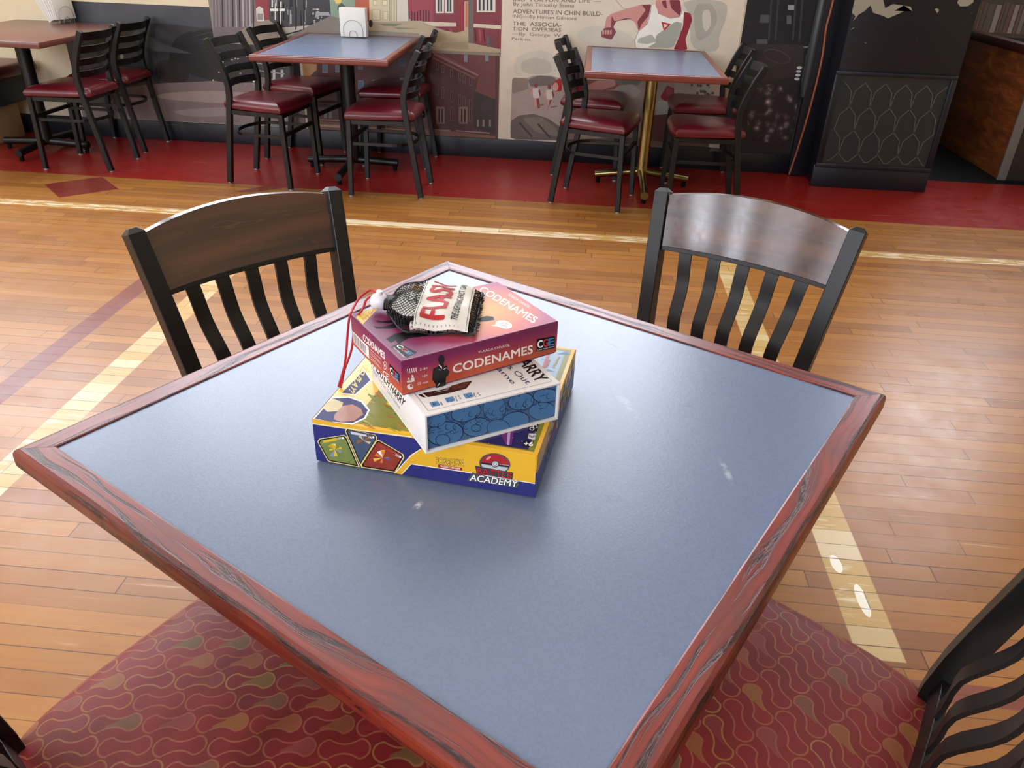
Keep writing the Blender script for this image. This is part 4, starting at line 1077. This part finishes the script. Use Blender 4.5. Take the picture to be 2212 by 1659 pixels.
for x, y in ((447, 916), (812, 910), (1133, 1143)): a.oval(x, y, 13, 14, '#f0efe8', n=12)
# lettering
a.view = g2
def logo(t, p0, p1, tp, m, outline, b):
    a.text(t, p0, p1, tp, outline, bold=b+.05); a.text(t, p0, p1, tp, m, bold=b)
logo('POKéMON', (205, 1275), (495, 1300), (205, 1210), '#ecc233', '#33343f', .012)
a.poly([(228, 1282), (482, 1320), (478, 1350), (225, 1312)], '#a01c28'); a.text('TRADING CARD GAME', (250, 1308), (458, 1338), (250, 1290), '#f0ece0', bold=.02)
a.oval(825, 1275, 165, 110, '#4a4a4c', rot=.1); a.oval(828, 1276, 148, 98, '#b9bbbc', rot=.1)
a.oval(828, 1276, 148, 98, paint('#a5202a', .25), rot=.1, a0=pi, a1=2*pi); a.line([(682, 1268), (828, 1287), (972, 1306)], .003, '#26262a')
a.oval(829, 1278, 42, 36, '#2c2c30'); a.oval(829, 1278, 33, 28, '#c4c6c8'); a.ring(829, 1278, 20, 17, .0008, '#77787a')
a.oval(760, 1215, 30, 12, '#d98a80', rot=-.5, n=10)
a.poly([(618, 1295), (1020, 1370), (1010, 1440), (700, 1390), (640, 1420)], '#3f4044'); a.poly([(530, 1455), (590, 1365), (700, 1400), (1088, 1470), (1058, 1530), (700, 1470)], '#4b4c50')
logo('BATTLE', (640, 1380), (1000, 1432), (640, 1315), '#c4262e', '#4b0d12', .008)
logo('ACADEMY', (560, 1450), (1060, 1520), (572, 1385), '#f3f2ee', '#3b3c42', .012)
# right side
a = F['right']; 
a.poly([(0, 0), (D_, 0), (D_, .040), (0, .040)], BLU, px=False); a.poly([(0, .036), (D_, .036), (D_, .065), (0, .065)], paint('#c79a38', .3), px=False)
for i in range(40):
    u = .02+random.random()*.24; v = .012+random.random()*.04; s_ = .008+random.random()*.016
    a.poly([(u, v), (u+s_, v-.004), (u+s_*.6, v+.012), (u+.001, v+.008)], random.choice(['#7b2a26', '#b0a58c', '#3a3f66', '#5f7a3a', '#8f5d3a', '#c9b23a', '#2f3a50']), px=False)
# left side
a = F['left']; a.poly([(0, 0), (D_, 0), (D_, .046), (0, .046)], BLU, px=False); a.poly([(0, .044), (D_, .044), (D_, .065), (0, .065)], YEL, px=False)
mb.build('box_lid', root)
tag(root, 'large yellow and dark blue board game box at the bottom of the stack', 'game box')

# --- white slipcase box (middle)
z1 = .75+.065
bh = (-.161, .776, .577, .188, .200, .056); fr = box_frame(*bh, z1); W_, D_, H_ = bh[3:]
root = empty('card_game_box', fr[0], bh[2])
WB = paint('#dfdcd8', .35); BC = paint('#3c6086', .4)
t_ = .0028
MB().box((W_/2, D_/2+.004, H_/2), (W_-2*t_-.001, D_-.008, H_-2*t_-.0006), BC).build('inner_tray', root)
mb = MB()
mb.box((W_/2, D_/2, t_/2), (W_, D_, t_), WB, .0006); mb.box((W_/2, D_/2, H_-t_/2), (W_, D_, t_), WB, .0006)
for x in (t_/2, W_-t_/2): mb.box((x, D_/2, H_/2), (t_, D_, H_-2*t_+.0004), WB, .0004)
F = faces(mb, fr, W_, D_, H_, eps=.0002)
INK = paint('#23395c', .4)
a = F['top']; a.view = g3
e_ = .008
a.line([(e_, e_), (W_-e_, e_), (W_-e_, D_-e_), (e_, D_-e_)], .0006, INK, px=False, closed=True)
a.poly([(750, 1165), (790, 1160), (830, 1195), (790, 1188)], '#1c1714')
a.poly([(795, 1150), (1000, 1110), (1200, 1040), (1290, 1030), (1230, 1105), (1060, 1150), (850, 1190)], '#3c231c'); a.poly([(1080, 1075), (1220, 1040), (1270, 1040), (1215, 1095), (1100, 1115)], '#5b3629')
for k in range(3): a.line([(950-k*20, 1108+k*18), (1080-k*15, 1078+k*18)], .0008, '#e6e2dc')
a.text('CATCH HARRY', (1450, 520), (1935, 1040), (1555, 490), '#15131a', bold=.03)
a.text('The Odd 1s Out', (1290, 590), (1832, 1062), (1345, 575), INK, bold=.005)
a.text('Card Game', (1255, 640), (1688, 1062), (1300, 625), INK, bold=.005)
for (x, y) in ((862, 1245), (1014, 1200), (1198, 1160)):
    a.poly([(x, y), (x+82, y-18), (x+112, y+25), (x+30, y+45)], '#5b8fc0')
a.ring(1068, 1222, 26, 17, .0006, INK); a.line([(1068, 1222), (1080, 1215)], .0006, INK); a.text('6+', (905, 1275), (940, 1268), (888, 1245), INK, bold=.03)
a.text('Ages', (968, 1240), (990, 1272), (985, 1235), INK); a.text('10-20', (1142, 1172), (1168, 1212), (1158, 1168), INK); a.text('Minutes', (1118, 1185), (1138, 1232), (1132, 1182), INK)
a.text('Players', (1298, 1152), (1322, 1192), (1312, 1148), INK); a.text('2-4', (1335, 1148), (1360, 1176), (1350, 1144), INK)
for k in range(3): a.oval(1240+k*18, 1175+(k % 2)*12, 7, 6, INK, n=8)
a = F['left']; a.view = g1
a.text("CAN’T CATCH HARRY", (700, -70), (1165, 545), (722, -140), '#191720', bold=.02) 
a.text('An Odd 1s Out Card Game', (760, 60), (1125, 575), (766, 25), '#8a94a8', bold=.003)
mb.build('slipcase', root)
# drawn bubbles on the tray front (plain doodle shapes)
mb = MB(); a0 = fr[0]+fr[2]*.0042
a = Art(mb, a0, fr[1], fr[3], .0002, g2); a.inv = fr[4]; a.clip = (t_+.001, t_+.001, W_-t_-.001, H_-t_-.001)
a.poly([(0, 0), (W_, 0), (W_, H_), (0, H_)], BC, px=False)
LB = '#46719a'; DK = paint('#14284a', .4)
for (cx, cy, rx, ry, r, wd) in ((300, 960, 190, 125, -.15, .0013), (520, 735, 160, 95, -.25, .001), (635, 890, 150, 95, -.2, .001), (820, 690, 120, 130, 0, .0007), (1100, 620, 135, 90, -.15, .001), (1040, 830, 150, 100, -.2, .0012), (1360, 560, 135, 75, -.05, .0013), (1320, 720, 140, 90, -.1, .0008), (190, 800, 120, 90, 0, .0007), (860, 900, 120, 90, 0, .0007)):
    a.oval(cx, cy, rx, ry, LB, rot=r, n=28); a.ring(cx, cy, rx, ry, wd, DK, rot=r, n=34)
for i in range(26):
    x = 130+random.random()*1300; y = 1010-(x-130)*.25-random.random()*230
    a.ring(x, y, 12+random.random()*30, 10+random.random()*18, .0006, DK, rot=random.random()*3, a0=0, a1=2.2+random.random()*2, n=12)
a.ring(275, 1025, 75, 60, .0008, DK); a.ring(625, 900, 50, 38, .0008, DK)
a.line([(1240, 500), (1330, 490), (1480, 485)], .001, DK); a.line([(1300, 565), (1350, 555)], .0008, DK)
for i in range(16):
    x = 140+i*82; y = 985-(x-130)*.27+random.uniform(-60, 40)
    a.line([(x+k*9, y-k*2.4+11*(k % 2)) for k in range(7)], .0006, DK)
    a.ring(x+20, y-60, 22, 30, .0007, DK, rot=.4, a0=.5, a1=4.2, n=14)
o = mb.build('printed_tray_front', root)
tag(root, 'white card game box with a blue doodled end, middle of the stack', 'game box')

# --- magenta and orange box (top)
z2 = z1+.0563
bc_ = (-.196, .813, .663, .233, .156, .050); fr = box_frame(*bc_, z2); W_, D_, H_ = bc_[3:]
root = empty('board_game_box', fr[0], bc_[2])
tmp = MB(); F0 = faces(tmp, fr, W_, D_, H_, view=g3)
cen = F0['top'].uv(1330, 330)
TOPM = mat_radial('sunset_print', cen, [(0, '#d9b23a'), (.25, '#d98a33'), (.5, '#c65a35'), (.72, '#96305a'), (1, '#6e2450')], .135)
FRM_ = mat_vert('sunset_side_print', .0, .05, [(0, '#c55a2a'), (.45, '#a83c3c'), (.8, '#7a2350'), (1, '#6a1e48')])
PUR = paint('#6a1e48', .3)
MB().box((W_/2, D_/2, .0245), (W_-.003, D_-.003, .047), PUR, .001).build('box_base', root)
mb = MB(); mb.box((W_/2, D_/2, .0265), (W_, D_, .047), FRM_, .0014)
F = faces(mb, fr, W_, D_, H_, view=g3)
CW_ = paint('#e6dcd2', .45, spec=.3); K_ = paint('#0c0b0f', .5, spec=.18); LOGO = paint('#0c0b0f', .5, spec=.2)
a = F['top']
a.poly([(.0012, .0012), (W_-.0012, .0012), (W_-.0012, D_-.0012), (.0012, D_-.0012)], TOPM, px=False)
a.line([(.0015, .0015), (W_-.0015, .0015), (W_-.0015, D_-.0015), (.0015, D_-.0015)], .0007, '#c99ab0', px=False, closed=True)
a.text('CODENAMES', (1350, 130), (1900, 455), (1405, 85), CW_, bold=.02); a.text('VLAADA CHVÁTIL', (1640, 170), (1850, 305), (1665, 155), CW_, bold=.005)
a.poly([(430, 610), (520, 560), (700, 525), (1100, 470), (1300, 440), (1300, 545), (1000, 560), (650, 605), (590, 640), (560, 670), (530, 625), (480, 650)], K_)
a.poly([(325, 425), (400, 435), (500, 420), (640, 400), (640, 440), (450, 455), (350, 445)], K_); a.poly([(300, 485), (400, 490), (540, 450), (660, 430), (660, 470), (480, 510), (340, 510)], K_)
a.poly([(1290, 420), (1370, 395), (1440, 382), (1500, 390), (1512, 420), (1440, 435), (1360, 440), (1370, 480), (1300, 500)], K_); a.line([(1335, 410), (1350, 440), (1325, 480)], .002, CW_)
a.oval(1605, 468, 85, 40, '#efe7d8', rot=.18); a.poly([(1540, 465), (1480, 480), (1560, 490)], '#efe7d8')
a.text('WORD', (1578, 462), (1650, 468), (1590, 442), '#8a6a52'); a.text('GAME', (1555, 472), (1630, 500), (1570, 456), '#8a6a52')
a.poly([(130, 395), (200, 465), (360, 280), (290, 290), (215, 315)], '#dcb73c'); a.text('Party Game', (215, 430), (335, 320), (190, 405), '#8a3a2c', bold=.01); a.text('#1', (300, 320), (330, 300), (290, 308), '#a83a2c')
def cge(a, q, p0, p1, tp, r0, r1, rt):
    a.poly(q, LOGO)
    d = ((p1[0]-p0[0])/3, (p1[1]-p0[1])/3)
    for k, (ch, c_) in enumerate((('C', '#efeae2'), ('G', '#b83a3a'), ('E', '#3f7fb4'))):
        s = (p0[0]+d[0]*k, p0[1]+d[1]*k); a.text(ch, s, (s[0]+d[0]*.9, s[1]+d[1]*.9), (tp[0]+d[0]*k, tp[1]+d[1]*k), c_, bold=.03)
    a.text('Czech Games Edition', r0, r1, rt, '#d9d4cc', bold=.01)
cge(a, [(480, 690), (560, 655), (745, 745), (640, 798)], (530, 680), (668, 775), (572, 665), (500, 695), (612, 795), (515, 688))
a = F['front']
a.text('CODENAMES', (1100, 950), (1890, 748), (1096, 865), CW_, bold=.022); a.text('VLAADA CHVÁTIL', (1350, 752), (1665, 680), (1348, 728), CW_, bold=.005)
cge(a, [(1933, 610), (2113, 578), (2112, 697), (1930, 735)], (1942, 700), (2105, 665), (1940, 628), (1940, 726), (2103, 688), (1940, 712))
K2 = paint('#0e0d12', .35)
a.oval(982, 815, 33, 48, K2); a.poly([(965, 850), (1005, 850), (1010, 880), (1065, 930), (1050, 975), (1030, 985), (1022, 1075), (930, 1108), (925, 1060), (890, 1010), (900, 905), (950, 880)], K2)
a.poly([(1000, 900), (1030, 865), (1045, 890), (1010, 925)], K2); a.poly([(950, 858), (985, 880), (990, 910), (968, 885)], CW_); a.line([(955, 915), (975, 918)], .0008, CW_); a.line([(1000, 915), (1030, 895)], .0008, CW_); a.line([(945, 1075), (965, 1048)], .0008, CW_)
a.text('2–8+', (768, 925), (845, 908), (768, 900), CW_, bold=.0); a.text('10+', (795, 992), (848, 982), (795, 968), CW_, bold=.0); a.text('15 min', (748, 1068), (852, 1045), (748, 1042), CW_, bold=.0)
for k in range(5): a.oval(645+k*21, 912-k*3, 6, 7, CW_, n=8); a.line([(645+k*21, 918-k*3), (650+k*21, 950-k*4)], .0010, CW_)
a.oval(695, 978, 11, 14, CW_, n=10); a.poly([(680, 995), (712, 990), (716, 1030), (680, 1038)], CW_); a.oval(656, 1005, 9, 10, CW_, n=10); a.poly([(640, 1030), (670, 1015), (680, 1038), (642, 1045)], CW_)
a.oval(670, 1083, 30, 27, CW_); a.poly([(670, 1083), (672, 1060), (692, 1068), (694, 1084)], '#a4403a')
a = F['left']
a.poly([(97, 525), (262, 690), (268, 808), (112, 640)], CW_)
for k in range(14):
    x = 108+k*9.2; y = 548+k*9.6
    a.poly([(x, y), (x+3+(k % 3), y+4), (x+7+(k % 3), y+88), (x+4, y+84)], K_)
a.text('CODENAMES', (206, 618), (422, 812), (206, 555), CW_, bold=.03)
for k in range(5): a.line([(280, 715+k*22), (388-(k % 2)*14, 812+k*24)], .0006, CW_)
a.ring(424, 873, 17, 38, .0008, CW_); a.oval(424, 873, 8, 18, CW_, n=10)
a.text('CE', (405, 975), (458, 1015), (405, 918), CW_, bold=.02)
cge(a, [(468, 855), (568, 960), (570, 1055), (474, 955)], (476, 938), (562, 1028), (474, 880), (478, 962), (566, 1050), (478, 946))
mb.build('box_lid', root)
tag(root, 'magenta and orange board game box on top of the stack, under the mesh pouch', 'game box')

# ------------------------------------------------------------------ mesh pouch
ZT = z2+.050
pa = at_z(838, 655, ZT+.014); pb = at_z(1033, 664, ZT+.014)
E1 = (pb-pa); E1.z = 0; LEN = E1.length; E1.normalize(); E2 = Vector((-E1.y, E1.x, 0)); PC = (pa+pb)/2+E2*.004; PC.z = ZT+.0012
HL = LEN/2; HW = .069
pr = empty('mesh_pouch', PC, atan2(E1.y, E1.x))
def wid(u): return HW*(1 if u > -.35 else max(.16, 1-((-.35-u)/.65)**1.6*.80))*(1-.04*sin(u*3))
def top_z(u, v):
    e = max(0, 1-abs(u)**6)*max(0, 1-abs(v)**5)
    return .003+.020*sqrt(e)*(1-.25*u)+.0016*sin(9*u+3*v)+.0012*sin(7*v-4*u)
def S(u, v, up=True, off=0):
    return Vector((u*HL, v*wid(u), (top_z(u, v) if up else .0006)+off))
mb = MB()
NETM = paint('#0d0d10', .5)
nu, nv = 46, 34; idx = {}; vs = []; fs = []
def vid(i, j, up):
    k = (i, j, up if 0 < j < nv else True)
    if k not in idx: idx[k] = len(vs); vs.append(S(-1+2*i/nu, -1+2*j/nv, k[2]))
    return idx[k]
for up in (True, False):
    for i in range(nu-1):
        for j in range(nv-1):
            if (i+j) % 2 == 0 and i+2 <= nu and 0 <= j-0 and j+2 <= nv:
                q = [(i, j+1), (i+1, j), (i+2, j+1), (i+1, j+2)]
                if all(0 <= x <= nu and 0 <= y <= nv for x, y in q):
                    f = tuple(vid(x, y, up) for x, y in q)
                    fs.append(f if up else tuple(reversed(f)))
me = MB().add(vs, fs, NETM); net = me.build('net', pr)
wm = net.modifiers.new('wire', 'WIREFRAME'); wm.thickness = .0011; wm.use_even_offset = False; wm.use_boundary = True
# hems
mb = MB(); mb.tube([S(-1+2*k/30, -1, True, .0006) for k in range(31)], .0013, NETM, 6); mb.tube([S(-1+2*k/30, 1, True, .0006) for k in range(31)], .0013, NETM, 6)
mb.tube([S(1, -1+2*k/20, True, .0008)+Vector((.001*sin(k*2.1), 0, .001*cos(k*3))) for k in range(21)], .0022, NETM, 7)
for k in range(60):
    v = random.uniform(-.9, .9); p0 = S(1, v); mb.tube([p0, p0+Vector((random.uniform(.001, .006), random.uniform(-.003, .003), random.uniform(.001, .006)))], .0006, NETM, 4)
for r_ in range(5):
    mb.tube([Vector((-HL-.003+r_*.0028, wid(-1)*1.25*cos(a_), .010+.007*sin(a_)+.002)) for a_ in [2*pi*k/16 for k in range(16)]], .0014, NETM, 6, closed=True)
mb.build('gathered_hem', pr)
# canvas label
mb = MB(); CANV = paint('#ddd8cd', .8, .08, vs=60); U0, U1 = -.27, .86
gu, gv = 26, 26; vs = []
for i in range(gu+1):
    for j in range(gv+1):
        u = U0+(U1-U0)*i/gu; v = -.99+1.98*j/gv; vs.append(S(u, v, True, .0011+.0004*sin(30*v+5*u)))
fs = [(i*(gv+1)+j, (i+1)*(gv+1)+j, (i+1)*(gv+1)+j+1, i*(gv+1)+j+1) for i in range(gu) for j in range(gv)]
mb.add(vs, fs, CANV, True)
def ltext(t, p0, p1, tp, m, bold):
    vs, f_ = glyphs(t, bold); x0 = min(v[0] for v in vs); x1 = max(v[0] for v in vs)
    a_, b, c = Vector(p0), Vector(p1), Vector(tp)
    # split long triangles by mapping onto the surface through a fine copy
    bm = bmesh.new(); bv = [bm.verts.new((x, y, 0)) for x, y in vs]
    for f in f_:
        try: bm.faces.new([bv[i] for i in f])
        except ValueError: pass
    for _ in range(2):
        es = [e for e in bm.edges if e.calc_length() > .22]
        if es: bmesh.ops.subdivide_edges(bm, edges=es, cuts=1); bmesh.ops.triangulate(bm, faces=bm.faces)
    out = []
    bm.verts.index_update()
    for v in bm.verts:
        out.append((v.co.x, v.co.y))
    ff = [[v.index for v in f.verts] for f in bm.faces]; bm.free()
    for k, (dx, dy) in enumerate(((0, 0), (bold, 0), (-bold, 0), (0, bold*.5), (0, -bold*.5))):
        o2 = []
        for x, y in out:
            q = a_+(b-a_)*((x+dx-x0)/(x1-x0))+(c-a_)*((y+dy)/CAPH); o2.append(S(q.x, q.y, True, .0019+k*.00001))
        mb.add(o2, ff, m)
ltext('FLASH', (.34, -.84), (.42, .80), (-.17, -.84), paint('#b01c22', .7), .035)
ltext('THE LIGHTNING FAST GAME', (.62, -.84), (.68, .80), (.48, -.84), paint('#15151a', .7), .02)
for u in (U0+.03, U1-.04): mb.tube([S(u, -.98+1.96*k/24, True, .0016) for k in range(25)], .0003, paint('#2c3046', .6), 4)
mb.build('canvas_label', pr)
# stopper and cord
mb = MB()
sp = Vector((-HL-.012, 0, .013))
prof = [(.001, -.012), (.006, -.0115), (.0095, -.008), (.0105, -.002), (.0105, .004), (.008, .009), (.004, .011), (.001, .0115)]
vs = []; sg = 18
for r_, x in prof:
    for k in range(sg): vs.append(sp+Vector((x, r_*cos(2*pi*k/sg), r_*1.05*sin(2*pi*k/sg))))
fs = [(i*sg+k, i*sg+(k+1) % sg, (i+1)*sg+(k+1) % sg, (i+1)*sg+k) for i in range(len(prof)-1) for k in range(sg)]
mb.add(vs, fs, paint('#dedbe0', .35), True); mb.tube([sp+Vector((0, 0, .009)), sp+Vector((.001, 0, .0155))], [.005, .0042], paint('#dedbe0', .35), 12)
mb.build('cord_stopper', pr)
mb = MB(); inv = (Matrix.Translation(PC) @ Matrix.Rotation(atan2(E1.y, E1.x), 4, 'Z')).inverted()
RC = paint('#b81c24', .6)
c1 = [at_z(815, 632, ZT+.016), at_z(800, 627, ZT+.016), at_z(778, 642, ZT+.012), at_z(764, 664, ZT+.008), at_z(755, 686, ZT+.004), at_z(751, 720, ZT-.022), at_z(748, 760, ZT-.05), at_z(744, 790, ZT-.075), at_z(737, 815, ZT-.094), at_z(731, 835, ZT-.103)]
c2 = [at_z(813, 637, ZT+.016), at_z(800, 641, ZT+.016), at_z(790, 650, ZT+.012), at_z(786, 662, ZT+.006), at_z(778, 676, ZT+.003), at_z(766, 688, ZT-.01), at_z(764, 716, ZT-.03), at_z(760, 752, ZT-.056), at_z(752, 778, ZT-.075), at_z(744, 800, ZT-.088), at_z(736, 838, ZT-.105)]
for c_ in (c1, c2): mb.tube(crspl([inv @ p for p in c_], 6), .0016, RC, 8)
mb.build('drawcord', pr)
tag(pr, 'black mesh drawstring pouch with white canvas label and red cord on the top box', 'pouch')
# things inside the pouch
TW = Matrix.Translation(PC) @ Matrix.Rotation(atan2(E1.y, E1.x), 4, 'Z')
mb = MB(); gu = 10
SH = paint('#e4e2dc', .6)
vs = []
for i in range(gu+1):
    for j in range(gu+1):
        u = -.86+.75*i/gu; v = -.75+1.5*j/gu
        vs.append(TW @ S(u, v, True, -.0022-.0012*(1+sin(5*u+4*v))))
n_ = len(vs); vs += [p-Vector((0, 0, .0005)) for p in vs]
fs = [(i*(gu+1)+j, (i+1)*(gu+1)+j, (i+1)*(gu+1)+j+1, i*(gu+1)+j+1) for i in range(gu) for j in range(gu)]
fs += [tuple(reversed([x+n_ for x in f])) for f in fs]
mb.add(vs, fs, SH, True)
gl, gf = glyphs('FLASH', .02); x0 = min(v[0] for v in gl); x1 = max(v[0] for v in gl)
mb.add([TW @ (S(-.62+.55*(x-x0)/(x1-x0), -.32+.42*(y), True, -.0009)) for x, y in gl], gf, paint('#1d1a2c', .6))
mb.add([TW @ S(u, v, True, -.0012) for u, v in ((-.55, .25), (-.35, .2), (-.32, .55), (-.5, .6))], [(0, 1, 2, 3)], paint('#c9982e', .6))
mb.add([TW @ S(u, v, True, -.0012) for u, v in ((-.30, .1), (-.2, .1), (-.2, .5), (-.28, .5))], [(0, 1, 2, 3)], paint('#4a4742', .6))
tag(mb.build('folded_sheet'), 'white printed folded sheet seen through the pouch netting', 'paper')
d0 = None
for k in range(6):
    u = -.28+.2*k; p = TW @ Vector((u*HL, -.80*wid(u), .0066))
    if d0 is None:
        mb = MB(); mb.box((0, 0, 0), (.012, .012, .011), paint('#d9d5cc', .4), .0022)
        for z_, yy in ((0, -.0062),):
            for (xx, zz) in ((-.003, .002), (.003, .002), (0, -.002), (-.003, -.003), (.003, -.003)):
                mb.box((xx, yy, zz), (.0028, .0004, .0014), paint('#a8322a', .5))
        d = mb.build('die', loc=p); d0 = d
    else: d = d0.copy(); COL.objects.link(d); d.location = p
    d.rotation_euler = (0, 0, atan2(E1.y, E1.x)+random.uniform(-.08, .08))
    tag(d, 'small white die with red marks in the row along the near edge of the pouch', 'die', 'dice in the mesh pouch')
